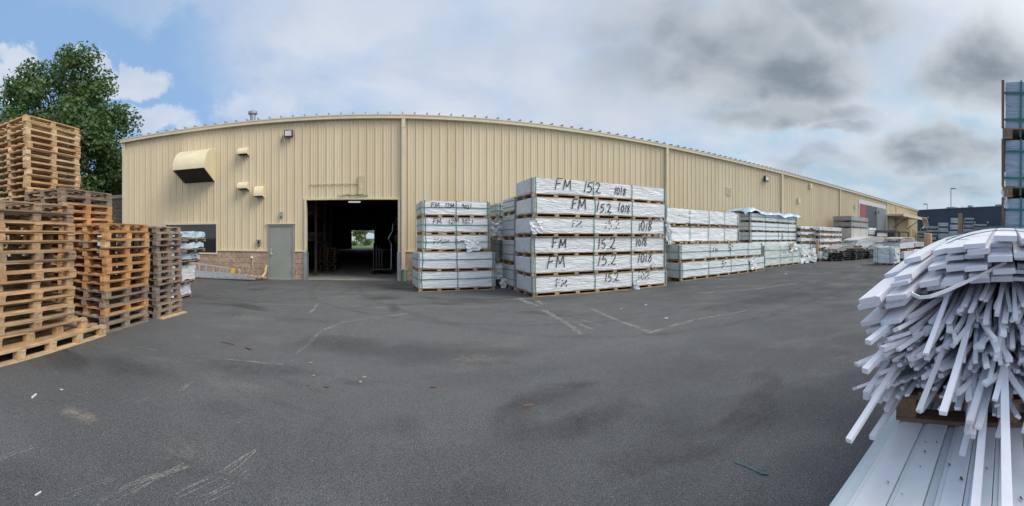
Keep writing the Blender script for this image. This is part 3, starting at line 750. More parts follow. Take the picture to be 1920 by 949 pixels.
def tree(name, label, base, height, cz, R, seed, mat, n_cl, n_leaf, size, crow=(1, 1, 1), group=None, clr=(.7, 1.5)):
    rr = random.Random(seed)
    t = thing(name, label, 'tree', base, 0, group)
    cl = []
    for i in range(n_cl):
        d_ = Vector((rr.gauss(0, 1), rr.gauss(0, 1), rr.gauss(0, 1))).normalized(); q = rr.uniform(.35, 1) ** .55
        p = Vector((d_.x * R * crow[0], d_.y * R * crow[1], d_.z * R * crow[2])) * q
        taper = 1 - .35 * max(0, d_.z)
        cl.append((Vector((p.x * taper, p.y * taper, cz + p.z)), rr.uniform(*clr)))
    m = MB(); leaf_cloud(m, cl, n_leaf, size, rr); m.build('crown', mat, t)
    tm = MB(); tm.tube([(0, 0, 0), (.1, 0, height * .2), (-.05, .1, height * .45), (.1, 0, height * .75)], [height * .032, height * .025, height * .018, height * .006], 10); tm.build('trunk', BARK, t)
    lm = MB()
    for c, r in cl[::3]:
        z0 = rr.uniform(.22, .55) * height; lm.tube([(0, 0, z0), (c.x * .4, c.y * .4, z0 + (c.z - z0) * .55), tuple(c)], [height * .011, height * .007, .03], 6)
    lm.build('branches', BARK, t)
    return t
tree('maple_tree', 'large dark green maple tree towering behind the tallest pallet stack', (-17.7, 16.8, 0), 13.0, 7.1, 5.0, 3, LEAF, 140, 330, .205, (1.0, 1.0, 1.22))
tree('young_tree', 'lighter green tree low behind the warehouse corner', (-16.6, 23.5, 0), 8, 4.6, 3.2, 5, LEAF2, 34, 110, .28)
tree('maple_tree', 'dark tree at the far left edge behind the pallets', (-27.0, 15.5, 0), 9, 6.0, 4.2, 9, LEAF, 40, 100, .3)
tree('park_tree', 'yellow green tree on the lawn seen through the far door', at(684, 446, 84) - Vector((0, 0, 1.6)), 7, 4.4, 3.2, 12, LEAF3, 30, 60, .4)
tree('park_tree', 'darker tree on the lawn left of the yellow green one, through the far door', at(668, 446, 100) - Vector((0, 0, 1.6)), 8, 6.4, 3.6, 13, LEAF, 26, 60, .4)
hd = thing('hedge_shrub', 'low dark green shrub on the lawn seen through the far door', 'shrub', at(676, 446, 78) - Vector((0, 0, 1.6)))
m = MB(); rr = random.Random(4); leaf_cloud(m, [((rr.uniform(-2, 2), rr.uniform(-.6, .6), rr.uniform(.4, 1.0)), .7) for _ in range(14)], 160, .22, rr); m.build('foliage', LEAF, hd)
MB().tube([(0, 0, 0), (0, 0, .6)], .05, 6).build('stem', BARK, hd)
# ================================================================== loose pallets
TAN, ORG, GRY, DGR, PALE = (.55, .365, .205), (.60, .325, .145), (.30, .23, .175), (.275, .225, .185), (.64, .455, .27)
PROTO = {}
def pallet_mesh(W, L, h, nb, var):
    """block pallet: long runners along y on three lines, blocks, cross boards, deck; returns part meshes"""
    key = (W, L, h, nb, var)
    if key in PROTO: return PROTO[key]
    rr = random.Random(hash((round(W * 100), round(L * 100), nb, var)))
    tb = .020 if h < .16 else .024
    xs_ = [-W / 2 + .05, 0, W / 2 - .05]; ys_ = [-L / 2 + .07 + (L - .14) * i / (nb - 1) for i in range(nb)]
    parts = []
    def keep(mb, nm, mat):
        o = mb.build(nm, mat); me = o.data; bpy.data.objects.remove(o); parts.append((nm, me))
    for xx in xs_: keep(MB().box(xx - .05, xx + .05, -L / 2, L / 2, 0, tb), 'runner', WOODY)
    zb, zt = tb + .001, h - 2 * tb - .002
    for xx in xs_:
        for yy in ys_:
            j = rr.uniform(-.012, .012); keep(MB().box(xx - .05, xx + .05, yy - .07 + j, yy + .07 + j, zb, zt), 'block', WOODX)
    for yy in ys_:
        keep(MB().box(-W / 2 + rr.uniform(-.012, .006), W / 2 + rr.uniform(-.006, .012), yy - .07, yy + .07, zt + .001, zt + tb), 'cross_board', WOODX)
    dk = MB(); n = 6 if W > .95 else 5; bw_ = .1
    for i in range(n):
        xx = -W / 2 + .052 + (W - .104) * i / (n - 1)
        dk.box(xx - bw_ / 2, xx + bw_ / 2, -L / 2 + rr.uniform(-.015, .01), L / 2 + rr.uniform(-.01, .015), zt + tb + .001, h)
    keep(dk, 'deck', WOODY)
    PROTO[key] = parts
    return parts
def put_pallet(x, y, z, W, L, h, nb, rz, col, label, group):
    t = thing('pallet', label, 'pallet', (x, y, z), rz, group)
    for nm, me in pallet_mesh(W, L, h, nb, random.randint(0, 2)):
        o = bpy.data.objects.new(nm, me); COL.objects.link(o); o.parent = t
        j = random.uniform(.82, 1.16); o.color = tuple(min(1, c * j) for c in col) + (1,)
    return t
def pallet_stack(fx, y0, L, W, z0, n, h, nb, cols, phrase, group, jit=.02, word='wooden pallet'):
    for i in range(n):                                  # from the bottom
        o = n - 1 - i
        place = 'bottom pallet' if o == n - 1 else ('topmost pallet' if o == 0 else ORD[o] + ' pallet from the top')
        col = cols(i, o)
        put_pallet(fx - W / 2 + random.uniform(-jit, jit), y0 + L / 2 + random.uniform(-jit, jit), z0 + i * h, W, L, h - .001, nb, random.uniform(-.014, .014), col, place + ' ' + phrase, group)
def pick(*opts): return lambda i, o: random.choice(opts)
pallet_stack(-4.13, 2.85, 1.4, 1.06, .345, 13, .1335, 3, lambda i, o: (.38, .27, .18) if o in (0, 1, 5) else random.choice([TAN, (.56, .36, .20), (.48, .335, .205)]), 'of the nearest weathered tan stack at left', 'pallets in the nearest left stack', .022)
for i, (yy, L, z, col, lab) in enumerate(((2.50, 2.50, 0, PALE, 'long pale pallet on the asphalt under the nearest left stack'), (2.2, 2.40, .172, TAN, 'second long pale pallet between the ground pallet and the nearest left stack'))):
    put_pallet(-4.08 - .53 - .06 * i, yy + L / 2, z, 1.06, L, .171, 5, .06, col, lab, 'long pallets under the nearest left stack')
pallet_stack(-4.24, 5.10, 1.32, .92, 0, 13, .1425, 3, lambda i, o: {0: ORG, 1: ORG, 4: ORG, 5: ORG}.get(o, GRY if (i in (0, 1, 3) or o == 8) else random.choice([ORG, TAN, ORG, TAN])), 'of the orange brown stack standing before the block wall', 'pallets in the orange brown stack', .025)
pallet_stack(-4.20, 6.64, 1.0, 1.0, 0, 14, .131, 3, pick(DGR, GRY, (.31, .24, .18)), 'of the grey weathered stack nearest the window', 'pallets in the grey weathered stack', .03)
pallet_stack(-5.32, 5.14, 1.50, 1.08, 0, 18, .141, 3, lambda i, o: GRY if o in (0, 1) else ORG, 'of the stack between the tallest and orange ones', 'pallets in the second row stack', .02)
pallet_stack(-6.5, 5.26, 1.64, 1.25, 0, 30, .140, 3, lambda i, o: random.choice([(.66, .44, .25), (.62, .41, .22), (.64, .46, .28)]) if o not in (3, 7) else TAN, 'of the tallest light tan stack below the maple tree', 'pallets in the tallest stack', .025)
pk = thing('plank', 'single pale plank lying on the asphalt by the grey pallet stack', 'plank', (0, 0, 0))
a, b2 = gp(302, 599), gp(347, 586)
MB().bar(a + Vector((0, 0, .012)), b2 + Vector((0, 0, .012)), .09, .024).build('board', WOODY, pk, color=PALE)

# ================================================================== handwriting
GL = {
 'F': [[(.02, 0), (.08, .5), (.12, 1)], [(.1, .98), (.4, 1.02), (.72, 1.0)], [(.06, .54), (.3, .56), (.52, .6)]],
 'M': [[(0, 0), (.08, .5), (.14, 1), (.28, .6), (.42, .32), (.6, .65), (.78, 1), (.84, .5), (.92, 0)]],
 '1': [[(.12, 0), (.18, .5), (.26, 1.02)]],
 '5': [[(.66, 1.0), (.4, .98), (.22, .96)], [(.22, .96), (.14, .56), (.4, .62), (.58, .42), (.52, .15), (.3, .0), (.06, .06)]],
 '.': [[(.05, .0), (.12, .05), (.1, -.03)]],
 '2': [[(.06, .78), (.2, .98), (.44, .98), (.52, .74), (.36, .4), (.06, .06), (.2, .12), (.4, .0), (.7, .04)]],
 '0': [[(.3, 1), (.1, .7), (.08, .3), (.28, 0), (.48, .3), (.48, .7), (.3, 1)]],
 '8': [[(.46, .9), (.26, 1), (.12, .8), (.28, .55), (.48, .28), (.32, 0), (.1, .18), (.28, .5), (.5, .78), (.44, .92)]],
 '9': [[(.5, .8), (.3, 1), (.1, .78), (.24, .56), (.48, .74), (.5, .9), (.46, .4), (.36, 0)]],
 'm': [[(0, 0), (.05, .45), (.2, .5), (.25, .1), (.3, .45), (.45, .5), (.5, .05)]],
 '-': [[(0, .4), (.4, .42)]], ' ': []}
ADV = {'F': .86, 'M': 1.08, '1': .42, '5': .78, '.': .3, '2': .86, '0': .66, '8': .66, '9': .68, 'm': .6, '-': .5, ' ': .6}
def write(mb, text, u, v, s_, wd, y=-.007, seed=0, faint=False):
    rr = random.Random(seed)
    for ch in text:
        sl_ = rr.uniform(-.06, .16); s0_ = s_; s_ = s_ * rr.uniform(.86, 1.14); vy = v + rr.uniform(-.07, .07) * s_
        for st in GL[ch]:
            P = []
            n = len(st)
            for i in range(n - 1):                      # Catmull-Rom
                p0_, p1_, p2_, p3_ = st[max(i - 1, 0)], st[i], st[i + 1], st[min(i + 2, n - 1)]
                for q in range(6):
                    t = q / 6
                    P.append(tuple(.5 * (2 * b + (-a + c) * t + (2 * a - 5 * b + 4 * c - d_) * t * t + (-a + 3 * b - 3 * c + d_) * t ** 3) for a, b, c, d_ in zip(p0_, p1_, p2_, p3_)))
            P.append(st[-1])
            if faint:                                   # ink broken up by the creases
                runs, cur = [], []
                for i, p in enumerate(P):
                    if (i // 3) % 3 == 2: 
                        if len(cur) > 1: runs.append(cur)
                        cur = []
                    else: cur.append(p)
                if len(cur) > 1: runs.append(cur)
            else: runs = [P]
            for R_ in runs:
                pts = [(u + (p[0] + sl_ * p[1]) * s_ * .9, y, vy + p[1] * s_) for p in R_]
                mb.sweep(pts, wd * rr.uniform(.8, 1.1), .003, side=None, up=(0, 1, 0))
        u += ADV[ch] * s_ * rr.uniform(.86, 1.02); s_ = s0_
# ================================================================== wrapped bundles
def body(mb, L, dp, z0, z1, res, amp, seed, sag=0.0):
    nx, ny, nz = max(2, int(L / res)), max(2, int(dp / res)), max(2, int((z1 - z0) / (res * .7)))
    c = Vector((L / 2, dp / 2, (z0 + z1) / 2)); o = seed * 7.31
    def dsp(p):
        k_ = Vector((p.x * 2.2 + o, p.y * 2.2, p.z * 7 + o)); q = mnoise.noise_vector(k_)
        q2 = mnoise.noise_vector(Vector((p.x * 7 + p.z * 9 + o, p.y * 6, p.z * 11)))
        r = Vector(p)
        for i in range(3):
            s_ = 1 if p[i] > c[i] + .001 else (-1 if p[i] < c[i] - .001 else 0)
            r[i] -= s_ * amp * min(1, abs(q[i]) * 1.3 + abs(q2[i]) * .5)
        if sag: r.z += sag * (1 - (2 * p.x / L - 1) ** 2) * (p.z - z0) / (z1 - z0)
        return r
    def grid(f_, n1, n2, flip):
        vs = [dsp(f_(i / n1, j / n2)) for i in range(n1 + 1) for j in range(n2 + 1)]
        fs = []
        for i in range(n1):
            for j in range(n2):
                a = i * (n2 + 1) + j; q = (a, a + 1, a + n2 + 2, a + n2 + 1); fs.append(q if flip else q[::-1])
        mb.add(vs, fs)
    H_ = z1 - z0
    grid(lambda a, b: Vector((a * L, 0, z0 + b * H_)), nx, nz, False); grid(lambda a, b: Vector((a * L, dp, z0 + b * H_)), nx, nz, True)
    grid(lambda a, b: Vector((0, a * dp, z0 + b * H_)), ny, nz, True); grid(lambda a, b: Vector((L, a * dp, z0 + b * H_)), ny, nz, False)
    grid(lambda a, b: Vector((a * L, b * dp, z1)), nx, ny, False); grid(lambda a, b: Vector((a * L, b * dp, z0)), nx, ny, True)
    return mb
_seed = [0]
def bundle(label, group, p0, p1, dep, z0, H, ph=.12, col=(1, 1, 1), straps=(), hstrap=(), text=(), nblk=7, guards=True, res=.09, amp=.016, torn=(), near=True, pcol=(.40, .30, .20), mat=None, ends=True, sag=0.0, name='wrapped_bundle', cat='bundle', back_straps=True):
    _seed[0] += 1; sd = _seed[0]; rr = random.Random(sd)
    p0, p1 = Vector((p0[0], p0[1], 0)), Vector((p1[0], p1[1], 0)); dv = p1 - p0; L = dv.length
    t = thing(name, label, cat, (p0.x, p0.y, z0), atan2(dv.y, dv.x), group)
    ph_ = ph
    if ph > 0:
        pm = MB(); tb = .022
        for yy in (0.0, dep / 2 - .045, dep - .09): pm.box(0, L, yy, yy + .09, 0, tb)
        pm.box(0, L, .0, dep, ph - tb, ph - .002)
        bx = [.07 + (L - .14) * i / (nblk - 1) for i in range(nblk)]
        for x_ in bx:
            pm.box(x_ - .06, x_ + .06, dep / 2 - .045, dep / 2 + .045, tb, ph - tb); pm.box(x_ - .06, x_ + .06, dep - .09, dep, tb, ph - tb)
            if not near: pm.box(x_ - .06, x_ + .06, 0, .09, tb, ph - tb)
        pal = pm.build('pallet_base', WOODX, t, color=pcol)
        if near:
            for x_ in bx:
                j = rr.uniform(.85, 1.25); MB().box(x_ - .06, x_ + .06, -.003, .09, tb + .001, ph - tb - .001).build('block', WOODY, pal, color=tuple(min(1, q * j) for q in pcol))
    if H - ph > .02:
        bd = body(MB(), L, dep, ph, H, res, amp, sd, sag).build('wrap', mat or FILM, t, smooth=True, color=col)
    ef = rr.uniform(.88, 1.06)
    if ends:
        for x_, sg_ in ((0, -1), (L, 1)):
            e = MB(); xa, xb_ = (x_ - .006, x_ + .012) if sg_ < 0 else (x_ - .012, x_ + .006)
            e.box(xa, xb_, .05, dep - .05, ph + .03, H - .03)
            e.build('end_panel', ENDP, t, color=tuple(q * ef for q in col))
    if guards:
        for x_ in (0, L):
            g = MB(); xa = x_ - .010 if x_ == 0 else x_ - .06; g.box(xa, xa + .07, -.012, .0, ph + .005, H - .01)
            xb_ = x_ - .012 if x_ == 0 else x_; g.box(xb_, xb_ + .012, .0015, .075, ph + .005, H - .01); g.build('corner_guard', GUARD, t)
    e = .011
    for u in straps:
        x_ = u * L; lean = rr.uniform(-.03, .03); wv = .011
        s_ = MB(); s_.sweep([(x_, -e, ph * .3), (x_ + lean, -e, (ph + H) / 2), (x_ + lean * .4, -e, H + e), (x_ + lean * .4, dep + e, H + e), (x_, dep + e, ph * .3)], wv * 2, .005, side=(1, 0, 0)).build('strap', STRAP, t)
    for v in hstrap:
        z = ph + v * (H - ph); dz = rr.uniform(-.02, .02)
        MB().sweep([(-e, dep * .5, z), (-e, -e, z), (L / 2, -e, z + dz), (L + e, -e, z), (L + e, dep + e, z), (-e, dep + e, z), (-e, dep * .5, z)], .022, .005, side=(0, 0, 1)).build('strap', STRAP, t)
    for q in text:
        m = MB(); write(m, q[0], q[1] * L, ph + q[2] * (H - ph), q[3], q[4] if len(q) > 4 else .026, y=-.012, seed=sd, faint=len(q) > 5); m.build('handwriting', INK, t)
    for (u, v, du, dv_, am) in torn:
        m = MB(); crumple(m, (u * L, -.03, ph + v * (H - ph)), (du, 0, du * .12), (dv_ * .15, -.03, -dv_), 8, 7, am, sd + int(u * 50)); m.build('torn_film', CRUMPLE, t, smooth=False)
    return t
def tier(i, n): return ['topmost', 'second', 'third', 'fourth', 'fifth', 'sixth'][n - 1 - i] if i else 'bottom'

# --- six-high stack marked 15.2
g = 'long bundles in the six high stack'
hs_ = 3.235 / 6
TX = [  # bottom to top: (FM u,v), (15.2), (1018)
 [('FM', .145, .28, .20, .026, 1), ('15.2', .485, .42, .22), ('1018', .745, .42, .24, .022, 1)],
 [('FM', .095, .30, .30), ('15.2', .435, .36, .30), ('1018', .745, .42, .28)],
 [('FM', .13, .30, .27), ('15.2', .44, .20, .30), ('1018', .735, .34, .24)],
 [('FM', .26, .42, .20, .02, 1), ('15.2', .49, .30, .24, .022, 1), ('1018', .755, .22, .27)],
 [('FM', .25, .30, .26), ('15.2', .42, .20, .27), ('1018', .58, .26, .25)],
 [('FM', .145, .28, .29), ('15.2', .335, .22, .29), ('1018', .56, .22, .22)]]
DESC = ['its black letters broken by creases', 'with large FM at its left', 'with FM 15.2 1018 evenly spread', 'with loose film at both ends', 'with FM set far right', 'carrying FM 15.2 1018 at the top']
for i in range(6):
    dx = random.uniform(-.03, .03); dy = random.uniform(-.03, .03)
    torn = []
    if i == 0: torn = [(.70, .35, .22, .34, .05)]
    if i == 1: torn = [(.86, .3, .25, .14, .03)]
    if i == 3: torn = [(-.015, .75, .34, .34, .05), (.985, .95, .2, .75, .06)]
    bundle(f'{tier(i, 6)} bundle of the six high stack, {DESC[i]}', g, (3.95 + dx, 9.93 + dy), (8.66 + dx, 9.97 + dy), 1.30, i * hs_, hs_ - .004, .115, (1, 1, 1), [.02, .41, .70, .985], (), TX[i], 8, res=.07, amp=.014, torn=torn, pcol=(.44, .31, .19))
# --- five-high stack marked 12M 9021 beside the doorway
g = 'bundles in the five high stack'
zz = 0
for i in range(5):
    big = i < 2; H = .583 if big else .515
    a, b2 = ((1.09, 11.70), (3.48, 11.84)) if big else ((1.20, 11.78), (3.32, 11.84))
    dx = random.uniform(-.02, .02)
    tx = {4: [('FM', .14, .46, .15, .018), ('12M', .34, .5, .14, .018), ('9021', .58, .46, .13, .016)], 3: [('FM', .16, .58, .15, .018), ('12M', .38, .58, .15, .018), ('9021', .57, .6, .14, .016)], 2: [('FM', .17, .36, .16, .016, 1), ('12M', .29, .42, .12, .014, 1)]}.get(i, [])
    torn = [(.62, .62, .42, .34, .035), (.5, .85, .3, .12, .02)] if i == 2 else []
    lab = {0: 'bottom wide plain bundle resting on the asphalt beside the vehicle doorway', 1: 'second from bottom wide plain bundle of the stack beside the vehicle doorway', 2: 'middle bundle with torn film and smeared FM in the stack by the doorway', 3: 'second from top bundle marked FM 12M 9021 in the stack by the doorway', 4: 'topmost bundle marked FM 12M 9021 in the stack by the doorway'}[i]
    bundle(lab, g, (a[0] + dx, a[1]), (b2[0] + dx, b2[1]), 1.3, zz, H - .004, .105, (1, 1.01, 1.02), [.05, .5, .965], [.5 if not big else .55], tx, 5, res=.07, amp=.012, torn=torn, pcol=(.42, .30, .19)); zz += H
# --- stacks behind, between the two
g = 'bundles stacked behind the six high stack'
zz = 0
for i, H in enumerate((.77, .77, .77, .55)):
    bundle(f'{tier(i, 4)} green strapped bundle of the stack directly behind the six high stack', g, (3.98 + random.uniform(-.04, .04), 11.36), (8.4, 11.40), 1.22, zz, H - .004, .125, (.80, .84, .86), [.03, .5, .97], [.3, .75], (), 6, res=.12, pcol=(.36, .27, .18), near=False); zz += H
zz = 0
for i, H in enumerate((.8, .7, .72, .55)):
    bundle(f'{tier(i, 4)} dull bundle in the rear stack against the wall behind the six high stack', g, (3.72 + .1 * (i % 2), 12.86), (8.0, 12.9), 1.25, zz, H - .004, .12, [(.38, .42, .44), (.28, .31, .33), (.8, .85, .88), (.62, .70, .68)][i], [.03, .5, .97], [.4, .8], (), 6, res=.12, near=False); zz += H
for k_, (px, py, r, s_, lab) in enumerate(((931, 432, 13.3, .42, 'white torn film hanging in the gap between the two front stacks'), (938, 512, 13.0, .5, 'crumpled white film drooping low in the gap between the front stacks'), (945, 535, 12.6, .3, 'small scrap of white film on the ground in the gap between stacks'))):
    c = at(px, py, r); m = MB(); crumple(m, (0, 0, -s_ * .4), (s_ * .7, .1, 0), (0, .05, s_), 7, 7, .08, 40 + k_); tag(m.build('film_scrap', CRUMPLE, None, loc=(c.x - s_ * .35, c.y, max(c.z, s_ * .45))), lab, 'plastic scrap', 'loose film between the stacks')
# --- next stack: two long 5m units below, two shorter above
g = 'bundles in the stack right of the six high stack'
bundle('bottom long bundle marked 5 on the asphalt right of the six high stack', g, (9.95, 10.66), (16.1, 11.20), 1.25, 0, .675, .125, (.93, .97, .97), [.02, .27, .53, .765, .99], [.5], [('5', .41, .42, .26, .026), ('m', .455, .72, .10, .016)], 9, res=.09, amp=.022, torn=[(.76, .95, .5, .55, .05)], pcol=(.40, .30, .19))
bundle('second long bundle marked FM and 5 right of the six high stack', g, (9.95, 10.72), (15.9, 11.24), 1.25, .679, .66, .125, (.90, .95, .94), [.02, .31, .55, .79, .99], [.5], [('FM', .34, .38, .17, .018), ('5', .52, .40, .27, .026), ('m', .57, .74, .10, .016)], 9, res=.09, amp=.018, pcol=(.40, .30, .19))
bundle('upper wrinkled white bundle in the third tier right of the six high stack', g, (9.3, 11.10), (14.12, 11.24), 1.2, 1.345, .685, .12, (1.04, 1.04, 1.03), [.07, .33, .565, .78, .97], [], (), 8, res=.08, amp=.03, pcol=(.42, .30, .19), ends=False)
bundle('topmost wrinkled white bundle with a faint black dash line right of the six high stack', g, (9.3, 11.08), (14.15, 11.24), 1.2, 2.033, .69, .12, (1.04, 1.04, 1.03), [.07, .33, .565, .78, .97], [], [('-  --  --  -', .12, .45, .10, .012)], 8, res=.08, amp=.03, pcol=(.42, .30, .19), ends=False)
# --- fifth stack, tarp on top
g = 'bundles in the film covered stack'
pA, pB = wl(1406, 450, 12.9), wl(1495, 450, 12.9)
for i, (z, H) in enumerate(((0, .69), (.694, .68), (1.38, .53), (1.914, .53), (2.448, .50))):
    bundle(f'{tier(i, 5)} bundle of the five high stack topped with pale blue film', g, (pA.x, 12.9), (pB.x, 12.95), 1.25, z, H - .004, .11, (.95, .99, .98), [.03, .30, .56, .79, .98], [.5], [('5  21', .56, .45, .18, .02), ('2121', .62, .1, .12, .014)] if i == 2 else (), 9, res=.12, amp=.015, pcol=(.30, .25, .2), near=i > 1)
m = MB(); nx, ny = 36, 12; LX = pB.x - pA.x + .9
vs = []; rr = random.Random(5)
for i in range(nx + 1):
    for j in range(ny + 1):
        x_, y_ = -.55 + LX * i / nx, -.14 + 1.5 * j / ny
        h = .12 + .10 * mnoise.noise(Vector((x_ * 1.3, y_ * 2, 3))) + .05 * mnoise.noise(Vector((x_ * 4, y_ * 4, 1))) + (.16 if x_ < 1.2 else 0) * max(0, 1 - abs(x_ - .3) / .9)
        if j == 0: h -= .16 + .10 * mnoise.noise(Vector((x_ * 1.7, 9, 0)))
        if i in (0, nx): h -= .1
        vs.append((x_, y_ + .04 * rr.uniform(-1, 1), h))
fs = [(i * (ny + 1) + j, (i + 1) * (ny + 1) + j, (i + 1) * (ny + 1) + j + 1, i * (ny + 1) + j + 1) for i in range(nx) for j in range(ny)]
m.add(vs, fs); tag(m.build('film_cover', TARPM, None, loc=(pA.x, 12.9, 2.95), smooth=True), 'rumpled pale blue plastic film draped over the five high stack', 'plastic film')
lb = thing('loose_boards', 'few dark loose boards under the blue film at the left of its stack', 'boards', (pA.x - .35, 12.95, 2.952))
m = MB()
for i in range(4): m.box(-.25 + .05 * i, 1.2, .1 + .26 * i, .3 + .26 * i, .0, .09)
m.build('board', WOODX, lb, color=(.16, .13, .11))
bundle('tall grey white bundle with a torn hole showing cardboard beside the film covered stack', 'bundles in the film covered stack', gp(1432, 503.4), (22.4, 12.05), .75, 0, 1.20, .12, (.86, .91, .86), [.02, .31, .56, .78, .99], [.35, .75], [('2121', .62, .62, .26, .022, 1)], 8, res=.10, amp=.03, torn=[(.50, 1.02, .75, .4, .06)], pcol=(.34, .27, .19))
c = wl(1483, 463, 11.8); cb_ = MB(); cb_.add([(-.35, 0, .2), (.3, 0, .22), (-.05, -.02, -.12), (-.35, .012, .2), (.3, .012, .22), (-.05, .0, -.12)], [(0, 1, 2), (5, 4, 3), (0, 3, 4, 1), (1, 4, 5, 2), (2, 5, 3, 0)]); tag(cb_.build('cardboard_flap', CARD, None, loc=(c.x, 11.70, c.z)), 'tan cardboard flap showing through the torn grey white bundle', 'cardboard')
# --- white film stacks further along
def span(pxa, pxb, y): a, b2 = wl(pxa, 0, y), wl(pxb, 0, y); return (a.x, y), (b2.x, y)
def zat(px, py, y): return wl(px, py, y).z
g = 'white film bundles further along the wall'
def far_stack(pxa, pxb, y, levels, label, group, dep=1.2, cols=None, **kw):
    """levels: bottom-to-top rows of each unit's base, and the top row last, read at the left end"""
    a, b2 = span(pxa, pxb, y)
    zs = [max(0, zat(pxa, v, y)) for v in levels]; zs[0] = max(0, zs[0])
    n = len(zs) - 1
    for i in range(n):
        bundle(label.format(tier(i, n) if n > 1 else 'single'), group, a, b2, dep, zs[i], zs[i + 1] - zs[i] - .004, kw.get('ph', .13), (cols[i] if cols else (1, 1, 1)), kw.get('straps', [.1, .5, .9]), kw.get('hs', ()), (), kw.get('nb', 7), res=.15, amp=kw.get('amp', .09), near=False, guards=False, ends=kw.get('ends', False), pcol=kw.get('pc', (.36, .24, .16)), sag=kw.get('sag', 0))
far_stack(1503, 1546, 12.6, [490, 471, 457, 444.5, 433, 423], '{} white wrapped bundle of the left half of the long white film stack', g)
far_stack(1538, 1579, 12.2, [490, 469, 458, 446, 436, 424.5], '{} white wrapped bundle of the right half of the long white film stack', g)
g = 'tall grey stack before the wall sign'
far_stack(1597, 1628, 12.5, [490, 462, 451, 427.5, 416, 404.5], '{} grey bundle of the tallest grey stack before the wall sign', g, 1.7, [(.36, .38, .39), (.5, .5, .48), (.70, .67, .60), (.42, .43, .45), (.42, .43, .45)], ends=True, amp=.03, nb=9)
far_stack(1629, 1644, 13.0, [485, 442, 426.5], '{} white bundle between the tall grey stack and the grey sign panel', 'white bundles by the sign', 1.2, hs=[.3, .6])
# dark pallets and boards in front
def pallets_far(px, y, n, lab, z0=0, W=1.0, L=1.2, col=DGR, nb=3, rz=pi / 2):
    c = wl(px, 0, y)
    for i in range(n):
        put_pallet(c.x + random.uniform(-.08, .08), y + random.uniform(-.05, .05), z0 + i * .14, W, L, .139, nb, rz + random.uniform(-.05, .05), col, (ORD[n - 1 - i] + ' pallet' if i < n - 1 else 'topmost pallet') + ' ' + lab, 'dark weathered pallets far along the yard')
HEAP = (.13, .12, .115)
pallets_far(1563, 12.0, 3, 'of the low dark heap by the white film stack', L=2.4, col=HEAP)
pallets_far(1583, 11.4, 5, 'of the dark heap left of the bowed white pile', L=2.6, col=HEAP)
pallets_far(1606, 11.0, 6, 'of the dark heap below the grey box', L=2.6, col=HEAP)
pallets_far(1629, 10.8, 5, 'of the dark heap right under the bowed pile', L=2.6, col=HEAP)
g = 'board piles in the middle distance'
def pile(label, pxa, pxb, y, z0, z1, dep, col, rows=4, sag=.0, group=g, seed=1, fan=0.0):
    """a pile of loose white or grey boards, slightly bowed, ends ragged"""
    a, b2 = span(pxa, pxb, y); rr = random.Random(seed); L = b2[0] - a[0]
    t = thing('board_pile', label, 'board pile', (a[0], y, z0), 0, group)
    h = (z1 - z0) / rows
    for r_ in range(rows):
        m = MB(); nb_ = 7
        for j in range(nb_):
            yy = dep * (j + .5) / nb_; x0_, x1_ = rr.uniform(-.4, .1), L + rr.uniform(-.5, .3)
            pts = []
            for q in range(8):
                u = q / 7; x_ = x0_ + (x1_ - x0_) * u; pts.append((x_, yy, (r_ + .5) * h + sag * (1 - (2 * u - 1) ** 2) * (r_ + 1) / rows - fan * (1 - u) ** 3))
            m.sweep(pts, dep / nb_ * .94, h * .9, side=(0, 1, 0))
        m.build('board_row', PVCTOP, t, color=tuple(q * rr.uniform(.85, 1.05) for q in col))
    return t
pile('bowed white board pile resting high on pallets before the wall sign', 1608, 1660, 11.3, zat(1612, 456, 11.3), zat(1612, 446, 11.3), 1.2, (.80, .78, .78), 5, .12, seed=2, fan=.15)
far_stack(1601, 1625, 11.2, [482, 465, 457], '{} grey wrapped bundle under the left end of the bowed white pile', 'grey bundles under the bowed pile', 1.2, [(.5, .5, .5), (.62, .62, .60)], ph=.1)
far_stack(1626, 1662, 11.4, [485, 471, 457.5], '{} white wrapped bundle under the right end of the bowed white pile', 'white bundles under the bowed pile', 1.2, [(.5, .5, .52), (.9, .9, .92)], ph=.12)
pile('white board pile with drooping ends low beside the white film stack', 1553, 1580, 11.9, .42, .85, 1.2, (1, 1, 1), 4, .05, seed=4, fan=.3)
pile('flat dull board pile on the dark pallets left of the grey box', 1572, 1600, 11.2, .75, 1.05, 1.0, (.55, .52, .45), 3, .05, seed=6, fan=.2)
pile('grey drooping board ends below the bowed white pile', 1625, 1645, 10.7, .72, 1.1, .8, (.6, .6, .62), 4, .05, seed=8, fan=.35)
bg_ = MB(); c = wl(1527, 470, 11.6); body(bg_, 2.2, 1.0, 0, .95, .15, .16, 91); tag(bg_.build('film_bag', CRUMPLE, None, loc=(c.x - 1.1, 11.9, .0), smooth=True), 'big lilac white plastic bag on the ground beside the torn bundle', 'bag')
tag(MB().bar(wl(1532, 477, 11.75), wl(1532.5, 451, 11.75), .16, .1).build('timber_post', WOODZ, None, color=(.5, .33, .2)), 'short orange timber post leaning before the white film stack', 'post')
